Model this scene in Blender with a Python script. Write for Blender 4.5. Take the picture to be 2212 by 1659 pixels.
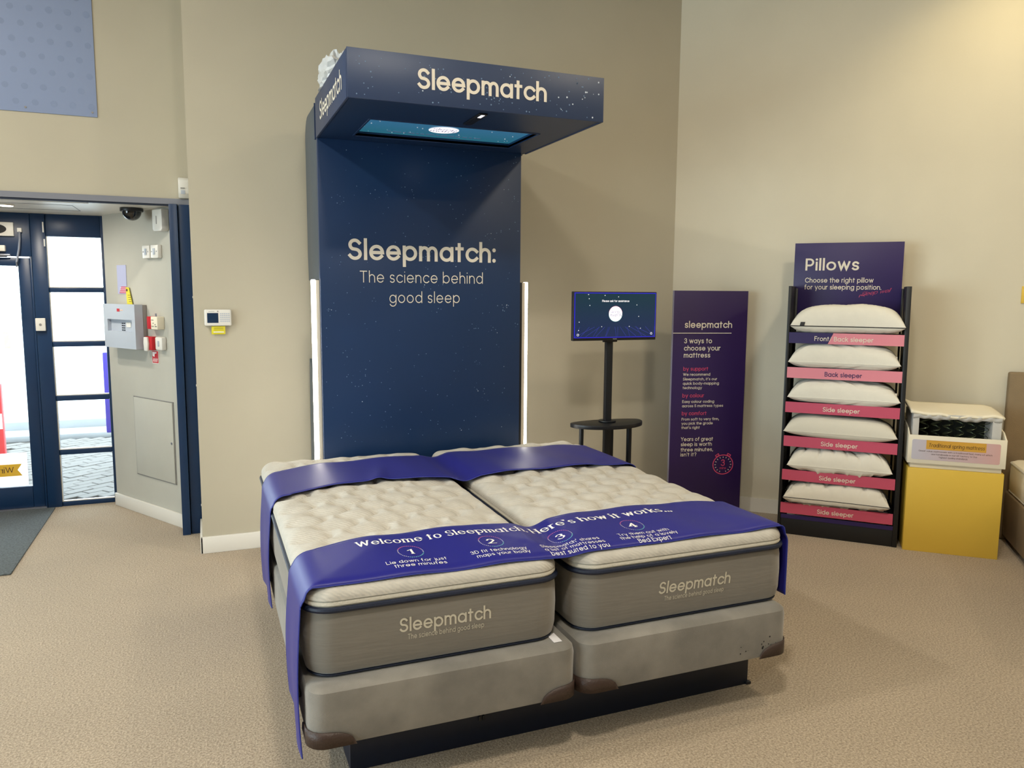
import bpy, bmesh, math, random
import numpy as np
from mathutils import Vector, Matrix
R_ = math.radians
for o in list(bpy.data.objects): bpy.data.objects.remove(o)
sc = bpy.context.scene
COL = sc.collection

# ------------------------------------------------------------------ camera
def make_camera():
    yaw, pit, roll = R_(68.131), R_(6.785), R_(0.4166)
    f = Vector((math.cos(yaw)*math.cos(pit), math.sin(yaw)*math.cos(pit), -math.sin(pit)))
    r = Vector((math.sin(yaw), -math.cos(yaw), 0)); u = r.cross(f)
    r2 = r*math.cos(roll)+u*math.sin(roll); u2 = u*math.cos(roll)-r*math.sin(roll)
    cd = bpy.data.cameras.new('camera'); cd.sensor_width = 36; cd.lens = 1664.94/2212*36
    cd.clip_start = .05; cd.clip_end = 200
    co = bpy.data.objects.new('camera', cd); COL.objects.link(co)
    m = Matrix((r2, u2, -f)).transposed().to_4x4(); m.translation = (0, 0, 1.55)
    co.matrix_world = m
    sc.camera = co
make_camera()

# ------------------------------------------------------------------ world, lights, exposure
w = bpy.data.worlds.new('world'); sc.world = w; w.use_nodes = True
bg = w.node_tree.nodes['Background']; bg.inputs[0].default_value = (.82, .92, 1, 1); bg.inputs[1].default_value = 9.0
sc.view_settings.view_transform = 'Standard'; sc.view_settings.look = 'None'
sc.view_settings.gamma = 1; sc.view_settings.use_curve_mapping = False
sc.view_settings.exposure = 0.06

def area(name, loc, rot, size, power, col, shape='DISK', size_y=None, spread=180):
    l = bpy.data.lights.new(name, 'AREA'); l.shape = shape; l.size = size
    if size_y: l.size_y = size_y
    l.energy = power; l.color = col; l.spread = R_(spread)
    o = bpy.data.objects.new(name, l); COL.objects.link(o); o.location = loc; o.rotation_euler = rot
    return o
CEIL = 3.9
def portal(name, loc, rot, sx, sy):
    o = area(name, loc, rot, sx, 1, (1, 1, 1), 'RECTANGLE', sy); o.data.cycles.is_portal = True
portal('daylight_portal', (-2.5, 6.32, 1.0), (R_(-90), 0, 0), 3.9, 2.1)
portal('daylight_portal', (-5.15, 1.4, 1.5), (0, R_(-90), 0), 2.4, 4.6)
WARM = (1, .87, .66); NEUT = (1, .93, .80)
LAMPS = [  # ceiling lamps of the showroom, above and behind the camera
    ((.55, .9), 62, NEUT, 180), ((-1.9, 2.9), 76, NEUT, 180), ((-2.2, -1.6), 18, NEUT, 180), ((2.6, -1.6), 14, WARM, 180),
    ((3.1, 1.9), 30, WARM, 180), ((5.6, .2), 20, WARM, 180)]
for (x, y), p, c, s in LAMPS:
    area('ceiling_lamp_light', (x, y, CEIL-.06), (0, 0, 0), .34, p, c, spread=s)
# spot that washes the right wall
sp = bpy.data.lights.new('wall_washer_light', 'SPOT'); sp.energy = 34; sp.color = (1, .80, .42); sp.spot_size = R_(85); sp.spot_blend = 1; sp.shadow_soft_size = .06
so = bpy.data.objects.new('wall_washer_light', sp); COL.objects.link(so); so.location = (4.25, 2.75, 3.75)
so.rotation_euler = (Vector((4.55, 3.45, 2.75))-Vector(so.location)).to_track_quat('-Z', 'Y').to_euler()

# ------------------------------------------------------------------ materials
def srgb(h):
    c = [int(h[i:i+2], 16)/255 for i in (0, 2, 4)]
    return tuple(x/12.92 if x < .04045 else ((x+.055)/1.055)**2.4 for x in c)+(1,)
def mat(name, col, rough=.6, metal=0, sheen=0, var=0, vscale=8, bump=0, bscale=60, bstretch=(1, 1, 1), emit=0, spec=.5, coat=0, kind='noise', var2=None):
    m = bpy.data.materials.new(name); m.use_nodes = True; nt = m.node_tree; b = nt.nodes['Principled BSDF']
    c = srgb(col) if isinstance(col, str) else col
    b.inputs['Base Color'].default_value = c; b.inputs['Roughness'].default_value = rough
    b.inputs['Metallic'].default_value = metal; b.inputs['Specular IOR Level'].default_value = spec
    if sheen: b.inputs['Sheen Weight'].default_value = sheen; b.inputs['Sheen Roughness'].default_value = .45
    if coat: b.inputs['Coat Weight'].default_value = coat
    if emit:
        b.inputs['Emission Color'].default_value = c; b.inputs['Emission Strength'].default_value = emit
    tc = nt.nodes.new('ShaderNodeTexCoord')
    if var:
        n = nt.nodes.new('ShaderNodeTexNoise'); n.inputs['Scale'].default_value = vscale; n.inputs['Detail'].default_value = 5
        nt.links.new(tc.outputs['Object'], n.inputs['Vector'])
        mp = nt.nodes.new('ShaderNodeMapRange'); mp.inputs[1].default_value = .3; mp.inputs[2].default_value = .7
        nt.links.new(n.outputs[0], mp.inputs[0])
        mx = nt.nodes.new('ShaderNodeMix'); mx.data_type = 'RGBA'
        lo = tuple(x*(1-var) for x in c[:3])+(1,); hi = tuple(min(1, x*(1+var)) for x in c[:3])+(1,)
        mx.inputs[6].default_value = lo; mx.inputs[7].default_value = hi
        nt.links.new(mp.outputs[0], mx.inputs[0]); nt.links.new(mx.outputs[2], b.inputs['Base Color'])
    if bump:
        mpg = nt.nodes.new('ShaderNodeMapping'); mpg.inputs['Scale'].default_value = bstretch
        nt.links.new(tc.outputs['Object'], mpg.inputs['Vector'])
        if kind == 'knit':
            n = nt.nodes.new('ShaderNodeTexWave'); n.wave_type = 'BANDS'; n.bands_direction = 'DIAGONAL'
            n.inputs['Scale'].default_value = bscale; n.inputs['Distortion'].default_value = 3; n.inputs['Detail'].default_value = 2; n.inputs['Detail Scale'].default_value = 2
        else:
            n = nt.nodes.new('ShaderNodeTexNoise'); n.inputs['Scale'].default_value = bscale; n.inputs['Detail'].default_value = 4
        nt.links.new(mpg.outputs[0], n.inputs['Vector'])
        bp = nt.nodes.new('ShaderNodeBump'); bp.inputs['Strength'].default_value = bump; bp.inputs['Distance'].default_value = .004
        nt.links.new(n.outputs[0], bp.inputs['Height']); nt.links.new(bp.outputs[0], b.inputs['Normal'])
    return m
M = {}
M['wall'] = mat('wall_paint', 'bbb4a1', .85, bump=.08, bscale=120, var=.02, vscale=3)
M['wall_right'] = mat('wall_pale', 'd6cfbc', .85, bump=.08, bscale=120, var=.02, vscale=3)  # paler tone than the other walls
M['wall_vest'] = mat('vestibule_paint', 'bab8ae', .8, bump=.08, bscale=100, var=.03, vscale=4)
M['ceiling'] = mat('ceiling_white', 'd8d4ca', .9)
M['white_paint'] = mat('white_gloss_paint', 'e2ded6', .4)
M['navy_metal'] = mat('navy_powder_coat', '0f3157', .38, var=.04, vscale=12)
M['navy_dark'] = mat('navy_dark_line', '0a1c33', .5)  # dark navy of the header strip and the hatch joints
M['grey_metal'] = mat('grey_aluminium', '8f93a0', .35, metal=.5)
M['white_plastic'] = mat('white_plastic', 'e4e2dc', .4)
M['grey_plastic'] = mat('grey_plastic', 'b4bcc9', .45)
M['grey_plastic2'] = mat('mid_grey_plastic', '8d8a88', .5)
M['black_plastic'] = mat('black_plastic', '12141a', .4)
M['black_metal'] = mat('black_metal', '0b1018', .42)
M['rack_black'] = mat('rack_black', '14161a', .45)
M['lcd'] = mat('lcd_dark', '16304e', .2)
M['red'] = mat('red_plastic', 'c4202c', .35)
M['yellow_tag'] = mat('yellow_tag', 'ded22e', .5)
M['yellow'] = mat('yellow_laminate', 'e4c04c', .5, var=.02, vscale=3)
M['panel'] = mat('starry_navy_print', '17335a', .40, var=.10, vscale=1.6)
M['panel_top'] = mat('navy_print_canopy', '2a3b5c', .45, var=.06, vscale=2)
M['housing'] = mat('dark_grey_housing', '4d565f', .5)
M['star'] = mat('star_print', 'cdd8e6', .5)
M['star_dim'] = mat('star_print_dim', '6c87a8', .5)
M['cream_print'] = mat('cream_lettering', 'e9e0d0', .6)
M['led'] = mat('led_strip', (1, .95, .84, 1), emit=14)
M['led_back'] = mat('led_channel', 'e0d6c4', .5)
M['grey_velvet'] = mat('grey_velvet', '7f7a72', .8, sheen=.5, var=.2, vscale=9, bump=.25, bscale=300)
M['border_fabric'] = mat('grey_border_fabric', '7c766d', .75, sheen=.45, var=.06, vscale=5, bump=.45, bscale=14, bstretch=(.5, .5, 4))
M['bord_text'] = mat('pale_embroidery', 'cdc6b4', .7)
M['navy_piping'] = mat('navy_piping', '0c1830', .5, bump=.3, bscale=200)
M['cream_knit'] = mat('cream_knit', 'bfbab0', .9, sheen=.1, var=.06, vscale=30, bump=.28, bscale=34, kind='knit')
M['cream_roll'] = mat('cream_piping_fabric', 'c6c0b2', .9, bump=.5, bscale=180)
M['base_navy'] = mat('navy_laminate', '0a1428', .42, var=.1, vscale=20)
M['guard'] = mat('brown_corner_guard', '3c2c26', .45, bump=.4, bscale=150)
M['runner'] = mat('royal_blue_satin', '1a1a7c', .45, sheen=.05, bump=.05, bscale=300, spec=.4)
M['runner_edge'] = mat('runner_piping', '23308c', .5)
M['white_print'] = mat('white_lettering', 'f2f0ee', .55)
M['pink_dot'] = mat('pink_dot', 'd66fa8', .5); M['cyan_dot'] = mat('cyan_dot', '78c7cf', .5); M['lilac_dot'] = mat('lilac_dot', 'c8c3e0', .5)
M['sign_purple'] = mat('purple_board', '2e1a52', .42, var=.04, vscale=2)
M['sign_edge'] = mat('board_edge', '8c8aa0', .6)
M['pink_print'] = mat('pink_lettering', 'cf4a72', .5)
M['pillow'] = mat('white_pillow', 'e6e2d6', .85, sheen=.1, bump=.35, bscale=35, var=.02, vscale=20)
M['pillow_smooth'] = mat('memory_pillow', 'dcd7c9', .9, bump=.3, bscale=260)
M['black_piping'] = mat('black_piping', '1b1a1e', .6)
M['strip_pink_light'] = mat('pale_pink_strip', 'e58d9c', .5); M['strip_pink'] = mat('pink_strip', 'c9526e', .5)
M['purple_strip'] = mat('purple_strip', '2a1c58', .45)
M['cream_box'] = mat('cream_card', 'ece4cf', .6)
M['mattress_white'] = mat('white_sample_cover', 'efe6cf', .8, bump=.3, bscale=40)
M['grey_felt'] = mat('grey_white_cover', 'c2c0bc', .8, bump=.5, bscale=40)
M['spring'] = mat('steel_spring', '5d6650', .35, metal=.8)
M['dark_inside'] = mat('dark_cavity', '232620', .9)
M['label_lilac'] = mat('lilac_label', 'c9c3cc', .5)
M['label_pinkish'] = mat('dusty_pink_label', 'd3aeab', .5)
M['label_gold'] = mat('gold_label', 'd5a23e', .5)
M['dark_print'] = mat('dark_lettering', '4a3320', .6)
M['beige_fabric'] = mat('beige_fabric', '8a775c', .85, bump=.4, bscale=200, var=.05, vscale=12)
M['poster_blue'] = mat('blue_poster', '8c9cc0', .55)
M['poster_dot'] = mat('blue_poster_dot', '7c8cae', .55)
M['mat_grey'] = mat('entrance_mat', '5a6164', .95, var=.35, vscale=90, bump=.8, bscale=150)
M['paper_lilac'] = mat('lilac_paper', 'b6badb', .7); M['paper_white'] = mat('white_paper', 'e6e3e6', .7)
M['paving'] = mat('paving_brick', '575452', .85, var=.08, vscale=6, bump=.4, bscale=60)
M['joint'] = mat('sand_joint', '464340', .95)
M['stone'] = mat('pale_stone', '6c7076', .8, var=.06, vscale=3, bump=.3, bscale=20)
M['purple_banner'] = mat('purple_banner', '4a3da8', .6); M['red_banner'] = mat('red_banner', 'e03c40', .6)
M['yellow_ribbon'] = mat('yellow_ribbon', 'ecd24a', .5); M['orange_sticker'] = mat('orange_sticker', 'f4c4aa', .6)
M['lamp_glow'] = mat('lamp_glow', (1, .93, .78, 1), emit=12)
M['plastic_sheet'] = mat('translucent_wrap', 'e9ecee', .3); M['plastic_sheet'].node_tree.nodes['Principled BSDF'].inputs['Transmission Weight'].default_value = .25

def carpet():
    m = bpy.data.materials.new('beige_carpet'); m.use_nodes = True; nt = m.node_tree; b = nt.nodes['Principled BSDF']
    b.inputs['Roughness'].default_value = .95; b.inputs['Specular IOR Level'].default_value = .15; b.inputs['Sheen Weight'].default_value = .25
    tc = nt.nodes.new('ShaderNodeTexCoord')
    n1 = nt.nodes.new('ShaderNodeTexNoise'); n1.inputs['Scale'].default_value = 130; n1.inputs['Detail'].default_value = 3; n1.inputs['Roughness'].default_value = .7
    n2 = nt.nodes.new('ShaderNodeTexNoise'); n2.inputs['Scale'].default_value = 1.5; n2.inputs['Detail'].default_value = 4
    for n in (n1, n2): nt.links.new(tc.outputs['Object'], n.inputs['Vector'])
    cr = nt.nodes.new('ShaderNodeValToRGB'); e = cr.color_ramp.elements
    e[0].position = .30; e[0].color = srgb('7b6a55'); e[1].position = .70; e[1].color = srgb('cdbba2')
    x = cr.color_ramp.elements.new(.5); x.color = srgb('aa9880')
    nt.links.new(n1.outputs[0], cr.inputs[0])
    mp = nt.nodes.new('ShaderNodeMapRange'); mp.inputs[1].default_value = .3; mp.inputs[2].default_value = .7; mp.inputs[3].default_value = .93; mp.inputs[4].default_value = 1.05
    nt.links.new(n2.outputs[0], mp.inputs[0])
    vm = nt.nodes.new('ShaderNodeVectorMath'); vm.operation = 'SCALE'
    nt.links.new(cr.outputs[0], vm.inputs[0]); nt.links.new(mp.outputs[0], vm.inputs['Scale']); nt.links.new(vm.outputs[0], b.inputs['Base Color'])
    bp = nt.nodes.new('ShaderNodeBump'); bp.inputs['Strength'].default_value = .9; bp.inputs['Distance'].default_value = .006
    nt.links.new(n1.outputs[0], bp.inputs['Height']); nt.links.new(bp.outputs[0], b.inputs['Normal'])
    return m
M['carpet'] = carpet()
def glass():
    m = bpy.data.materials.new('window_glass'); m.use_nodes = True; nt = m.node_tree; nt.nodes.clear()
    o = nt.nodes.new('ShaderNodeOutputMaterial'); t = nt.nodes.new('ShaderNodeBsdfTransparent'); g = nt.nodes.new('ShaderNodeBsdfGlossy'); g.inputs['Roughness'].default_value = .02
    t.inputs[0].default_value = (.93, .97, .96, 1)
    f = nt.nodes.new('ShaderNodeFresnel'); f.inputs[0].default_value = 1.45; mx = nt.nodes.new('ShaderNodeMixShader')
    nt.links.new(f.outputs[0], mx.inputs[0]); nt.links.new(t.outputs[0], mx.inputs[1]); nt.links.new(g.outputs[0], mx.inputs[2]); nt.links.new(mx.outputs[0], o.inputs[0])
    return m
M['glass'] = glass()
def film(name, col, k):
    m = bpy.data.materials.new(name); m.use_nodes = True; nt = m.node_tree; nt.nodes.clear()
    o = nt.nodes.new('ShaderNodeOutputMaterial'); t = nt.nodes.new('ShaderNodeBsdfTransparent'); g = nt.nodes.new('ShaderNodeBsdfTranslucent'); d = nt.nodes.new('ShaderNodeBsdfDiffuse')
    g.inputs[0].default_value = srgb(col); d.inputs[0].default_value = srgb(col)
    a = nt.nodes.new('ShaderNodeMixShader'); b = nt.nodes.new('ShaderNodeMixShader'); a.inputs[0].default_value = .35; b.inputs[0].default_value = k
    nt.links.new(g.outputs[0], a.inputs[1]); nt.links.new(d.outputs[0], a.inputs[2]); nt.links.new(t.outputs[0], b.inputs[1]); nt.links.new(a.outputs[0], b.inputs[2]); nt.links.new(b.outputs[0], o.inputs[0])
    return m
M['film'] = film('frosted_film', 'e9d2d2', .45); M['film_yellow'] = film('translucent_yellow', 'e0c030', .85); M['film_orange'] = film('translucent_orange', 'f0a888', .6)
def screen_mat(name, c0, c1, strength, axis='Y'):
    m = bpy.data.materials.new(name); m.use_nodes = True; nt = m.node_tree; b = nt.nodes['Principled BSDF']
    tc = nt.nodes.new('ShaderNodeTexCoord'); sx = nt.nodes.new('ShaderNodeSeparateXYZ'); nt.links.new(tc.outputs['Generated'], sx.inputs[0])
    cr = nt.nodes.new('ShaderNodeValToRGB'); cr.color_ramp.elements[0].color = srgb(c0); cr.color_ramp.elements[1].color = srgb(c1)
    nt.links.new(sx.outputs[axis], cr.inputs[0]); nt.links.new(cr.outputs[0], b.inputs['Emission Color']); b.inputs['Emission Strength'].default_value = strength
    b.inputs['Base Color'].default_value = (.01, .01, .01, 1); b.inputs['Roughness'].default_value = .25
    return m
M['screen'] = screen_mat('monitor_picture', '1a2c5c', '0e3a48', .75, 'Z')
M['screen_teal'] = screen_mat('ceiling_screen_picture', '3f78a4', '2b7286', .7, 'Y')
M['screen_blue'] = mat('screen_blue_border', '2622b4', .3, emit=.8)
M['screen_line'] = mat('screen_grid_line', '3a3fa8', .3, emit=.6)
M['screen_white'] = mat('screen_white', 'f4f2f6', .3, emit=.9)
M['screen_lilac'] = mat('screen_lilac', '7d76a0', .3, emit=.25)

# ------------------------------------------------------------------ object helpers
def tag(o, label=None, cat=None, group=None, kind=None):
    if label: o['label'] = label
    if cat: o['category'] = cat
    if group: o['group'] = group
    if kind: o['kind'] = kind
    return o
def thing(name, label, cat, loc=(0, 0, 0), rotz=0, group=None):
    o = bpy.data.objects.new(name, None); COL.objects.link(o); o.location = loc; o.rotation_euler = (0, 0, R_(rotz)); o.empty_display_size = .1
    return tag(o, label, cat, group)
def obj(name, verts, faces, m, parent=None, smooth=False):
    me = bpy.data.meshes.new(name); me.from_pydata([tuple(map(float, v)) for v in verts], [], faces); me.update()
    mm = M[m] if isinstance(m, str) else m
    me.materials.append(mm)
    if smooth: me.polygons.foreach_set('use_smooth', [True]*len(me.polygons))
    o = bpy.data.objects.new(name, me); COL.objects.link(o)
    if parent: o.parent = parent
    return o
class MB:
    def __init__(s): s.v = []; s.f = []
    def add(s, v, f):
        n = len(s.v); s.v += [tuple(p) for p in v]; s.f += [tuple(i+n for i in q) for q in f]; return s
    def box(s, x0, x1, y0, y1, z0, z1):
        return s.add([(x0, y0, z0), (x1, y0, z0), (x1, y1, z0), (x0, y1, z0), (x0, y0, z1), (x1, y0, z1), (x1, y1, z1), (x0, y1, z1)],
                     [(0, 3, 2, 1), (4, 5, 6, 7), (0, 1, 5, 4), (1, 2, 6, 5), (2, 3, 7, 6), (3, 0, 4, 7)])
    def tube(s, pts, r, n=10, closed=False, sy=1.0):
        pts = [Vector(p) for p in pts]; rings = []; L = len(pts)
        for i, p in enumerate(pts):
            a = pts[(i-1) % L] if (closed or i > 0) else p; b = pts[(i+1) % L] if (closed or i < L-1) else p
            t = (b-a).normalized(); up = Vector((0, 0, 1)) if abs(t.z) < .95 else Vector((1, 0, 0))
            s1 = t.cross(up).normalized(); s2 = s1.cross(t)
            rr = r(i/(L-1)) if callable(r) else r
            rings.append([p+s1*math.cos(2*math.pi*k/n)*rr+s2*math.sin(2*math.pi*k/n)*rr*sy for k in range(n)])
        v = [q for ring in rings for q in ring]; f = []
        for i in range(L if closed else L-1):
            j = (i+1) % L
            for k in range(n): f.append((i*n+k, i*n+(k+1) % n, j*n+(k+1) % n, j*n+k))
        if not closed: f.append(tuple(range(n-1, -1, -1))); f.append(tuple((L-1)*n+k for k in range(n)))
        return s.add(v, f)
    def cyl(s, c, r, h, axis='z', n=24, r2=None):
        r2 = r if r2 is None else r2; v = []
        for z, rr in ((0, r), (h, r2)):
            for k in range(n):
                a = 2*math.pi*k/n; p = (rr*math.cos(a), rr*math.sin(a), z)
                if axis == 'y': p = (p[0], p[2], p[1])
                if axis == 'x': p = (p[2], p[0], p[1])
                v.append((c[0]+p[0], c[1]+p[1], c[2]+p[2]))
        f = [(k, (k+1) % n, n+(k+1) % n, n+k) for k in range(n)]+[tuple(range(n-1, -1, -1)), tuple(range(n, 2*n))]
        return s.add(v, f)
    def prism(s, poly, z0, z1):   # polygon in xy
        n = len(poly); v = [(x, y, z0) for x, y in poly]+[(x, y, z1) for x, y in poly]
        return s.add(v, [(k, (k+1) % n, n+(k+1) % n, n+k) for k in range(n)]+[tuple(range(n-1, -1, -1)), tuple(range(n, 2*n))])
    def prism_y(s, poly, y0, y1):  # polygon in xz
        n = len(poly); v = [(x, y0, z) for x, z in poly]+[(x, y1, z) for x, z in poly]
        return s.add(v, [(k, (k+1) % n, n+(k+1) % n, n+k) for k in range(n)]+[tuple(range(n-1, -1, -1)), tuple(range(n, 2*n))])
    def prism_x(s, poly, x0, x1):  # polygon in yz
        n = len(poly); v = [(x0, y, z) for y, z in poly]+[(x1, y, z) for y, z in poly]
        return s.add(v, [(k, (k+1) % n, n+(k+1) % n, n+k) for k in range(n)]+[tuple(range(n-1, -1, -1)), tuple(range(n, 2*n))])
    def build(s, name, m, parent=None, bevel=0, seg=2, smooth=False):
        bm = bmesh.new(); vs = [bm.verts.new(p) for p in s.v]
        for q in s.f:
            try: bm.faces.new([vs[i] for i in q])
            except ValueError: pass
        bmesh.ops.recalc_face_normals(bm, faces=bm.faces)
        if bevel: bmesh.ops.bevel(bm, geom=[e for e in bm.edges if len(e.link_faces) == 2 and e.calc_face_angle(0) > .5], offset=bevel, segments=seg, profile=.5, affect='EDGES')
        me = bpy.data.meshes.new(name); bm.to_mesh(me); bm.free()
        me.materials.append(M[m] if isinstance(m, str) else m)
        if smooth or bevel:
            me.polygons.foreach_set('use_smooth', [True]*len(me.polygons))
            try: me.set_sharp_from_angle(angle=R_(35))
            except Exception: pass
        o = bpy.data.objects.new(name, me); COL.objects.link(o)
        if parent: o.parent = parent
        return o
def box(name, m, parent, x0, x1, y0, y1, z0, z1, bevel=0, seg=2):
    return MB().box(x0, x1, y0, y1, z0, z1).build(name, m, parent, bevel, seg)

# ------------------------------------------------------------------ stroke lettering
def arc(cx, cy, rx, ry, a0, a1, st=15):
    n = max(2, int(abs(a1-a0)/st)); return [(cx+rx*math.cos(R_(a0+(a1-a0)*k/n)), cy+ry*math.sin(R_(a0+(a1-a0)*k/n))) for k in range(n+1)]
def O(cx=.5, cy=.5, rx=.5, ry=.5): return ('c', arc(cx, cy, rx, ry, 0, 345))
def P(*p): return ('o', list(p))
def Q(p): return ('o', p)
def dot(x, y): return ('d', [(x, y)])
A_, C_ = 1.5, 1.45
G = {
 'a': (1, [O(), P((1, 1), (1, 0))]), 'b': (1, [O(), P((0, A_), (0, 0))]), 'c': (.85, [Q(arc(.5, .5, .5, .5, 42, 318))]),
 'd': (1, [O(), P((1, A_), (1, 0))]), 'e': (1, [Q([(.04, .5), (1, .5)]+arc(.5, .5, .5, .5, 0, 318)[1:])]),
 'f': (.5, [Q([(.18, 0), (.18, 1.2)]+arc(.46, 1.2, .28, .3, 180, 90)), P((0, 1), (.45, 1))]),
 'g': (1, [O(), Q([(1, 1), (1, -.05)]+arc(.5, -.05, .5, .45, 0, -150)[1:])]),
 'h': (.82, [P((0, A_), (0, 0)), Q(arc(.41, .58, .41, .42, 180, 0)+[(.82, 0)])]),
 'i': (0, [P((0, 1), (0, 0)), dot(0, 1.42)]), 'j': (.2, [Q([(.2, 1), (.2, -.3)]+arc(0, -.3, .2, .2, 0, -90)), dot(.2, 1.42)]),
 'k': (.75, [P((0, A_), (0, 0)), P((.7, 1), (.05, .42)), P((.28, .6), (.75, 0))]), 'l': (0, [P((0, A_), (0, 0))]),
 'm': (1.4, [P((0, 1), (0, 0)), Q(arc(.35, .62, .35, .38, 180, 0)+[(.7, 0)]), Q(arc(1.05, .62, .35, .38, 180, 0)+[(1.4, 0)])]),
 'n': (.82, [P((0, 1), (0, 0)), Q(arc(.41, .58, .41, .42, 180, 0)+[(.82, 0)])]),
 'o': (1, [O()]), 'p': (1, [O(), P((0, 1), (0, -.5))]), 'q': (1, [O(), P((1, 1), (1, -.5))]),
 'r': (.42, [P((0, 1), (0, 0)), Q(arc(.38, .6, .38, .4, 180, 80))]),
 's': (.66, [Q(arc(.34, .745, .3, .255, 35, 260)[:-1]+arc(.34, .245, .32, .245, 80, -145))]),
 't': (.5, [P((.22, 1.35), (.22, 0)), P((0, 1), (.5, 1))]),
 'u': (.82, [Q([(0, 1)]+arc(.41, .42, .41, .42, 180, 360)), P((.82, 1), (.82, 0))]),
 'v': (.84, [P((0, 1), (.42, 0), (.84, 1))]), 'w': (1.3, [P((0, 1), (.32, 0), (.65, 1), (.98, 0), (1.3, 1))]),
 'x': (.8, [P((0, 1), (.8, 0)), P((.8, 1), (0, 0))]), 'y': (.86, [P((0, 1), (.43, 0)), P((.86, 1), (.28, -.5))]), 'z': (.75, [P((0, 1), (.75, 1), (0, 0), (.75, 0))]),
 'S': (.9, [Q(arc(.45, 1.08, .4, .37, 35, 255)[:-1]+arc(.45, .36, .44, .37, 75, -150))]),
 'T': (1, [P((0, C_), (1, C_)), P((.5, C_), (.5, 0))]), 'L': (.72, [P((0, C_), (0, 0), (.72, 0))]),
 'P': (.85, [Q([(0, 0), (0, C_), (.4, C_)]+arc(.43, 1.02, .42, .43, 90, -90)+[(0, .59)])]),
 'F': (.75, [P((0, 0), (0, C_), (.75, C_)), P((0, .78), (.65, .78))]), 'E': (.78, [P((.78, 0), (0, 0), (0, C_), (.78, C_)), P((0, .76), (.68, .76))]),
 'B': (.85, [Q([(0, 0), (0, C_), (.4, C_)]+arc(.42, 1.11, .36, .34, 90, -90)+[(0, .77)]), Q([(.1, .77), (.45, .77)]+arc(.47, .385, .38, .385, 90, -90)+[(0, 0)])]),
 'D': (1.05, [Q([(.35, 0), (0, 0), (0, C_), (.35, C_)]+arc(.38, .725, .67, .725, 90, -90))]),
 'W': (1.75, [P((0, C_), (.44, 0), (.875, C_), (1.31, 0), (1.75, C_))]), 'Y': (1.05, [P((0, C_), (.52, .7), (1.05, C_)), P((.52, .7), (.52, 0))]),
 'C': (1.25, [Q(arc(.72, .725, .72, .725, 42, 318))]), 'G': (1.35, [Q(arc(.72, .725, .72, .725, 42, 360)+[(.8, .725)])]),
 'H': (1, [P((0, C_), (0, 0)), P((1, C_), (1, 0)), P((0, .75), (1, .75))]), 'U': (1, [Q([(0, C_)]+arc(.5, .5, .5, .5, 180, 360)+[(1, C_)])]),
 'K': (.95, [P((0, C_), (0, 0)), P((.9, C_), (.05, .62)), P((.3, .82), (.95, 0))]), 'I': (0, [P((0, C_), (0, 0))]),
 'X': (1, [P((0, C_), (1, 0)), P((1, C_), (0, 0))]), 'A': (1.15, [P((0, 0), (.57, C_), (1.15, 0)), P((.2, .45), (.95, .45))]), 'R': (.9, [Q([(0, 0), (0, C_), (.4, C_)]+arc(.43, 1.05, .4, .4, 90, -90)+[(0, .65)]), P((.4, .65), (.9, 0))]),
 'N': (1, [P((0, 0), (0, C_), (1, 0), (1, C_))]), 'M': (1.3, [P((0, 0), (0, C_), (.65, .4), (1.3, C_), (1.3, 0))]), 'O': (1.4, [O(.7, .725, .7, .725)]), 'J': (.6, [Q([(.6, C_), (.6, .35)]+arc(.3, .35, .3, .35, 0, -170))]),
 '1': (.4, [P((0, 1.15), (.35, C_), (.35, 0))]), '2': (.85, [Q(arc(.42, 1.02, .4, .43, 165, -30)+[(0, 0), (.85, 0)])]),
 '3': (.82, [Q(arc(.38, 1.1, .36, .35, 155, -80)[:-1]+[(.35, .77)]+arc(.38, .385, .42, .385, 82, -155))]),
 '4': (.95, [P((.68, 0), (.68, C_), (0, .4), (.95, .4))]), '5': (.82, [Q([(.75, C_), (.12, C_), (.05, .8)]+arc(.38, .46, .43, .46, 125, -150))]),
 '7': (.8, [P((0, C_), (.8, C_), (.3, 0))]), '0': (.9, [O(.45, .725, .45, .725)]),
 '.': (0, [dot(0, 0)]), ',': (.1, [P((.1, .05), (0, -.25))]), ':': (0, [dot(0, .05), dot(0, .95)]), "'": (0, [P((0, A_), (0, 1.2))]), '!': (0, [P((0, C_), (0, .4)), dot(0, 0)]),
 '/': (.5, [P((0, -.1), (.5, 1.5))]), '-': (.4, [P((0, .5), (.4, .5))]), '?': (.7, [Q(arc(.35, 1.08, .35, .37, 160, -60)+[(.35, .5), (.35, .38)]), dot(.35, 0)]),
 '*': (.25, [('c', arc(.12, 1.35, .13, .13, 0, 330, 30))]), '%': (1, [P((0, 0), (.8, C_))]),
}
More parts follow.
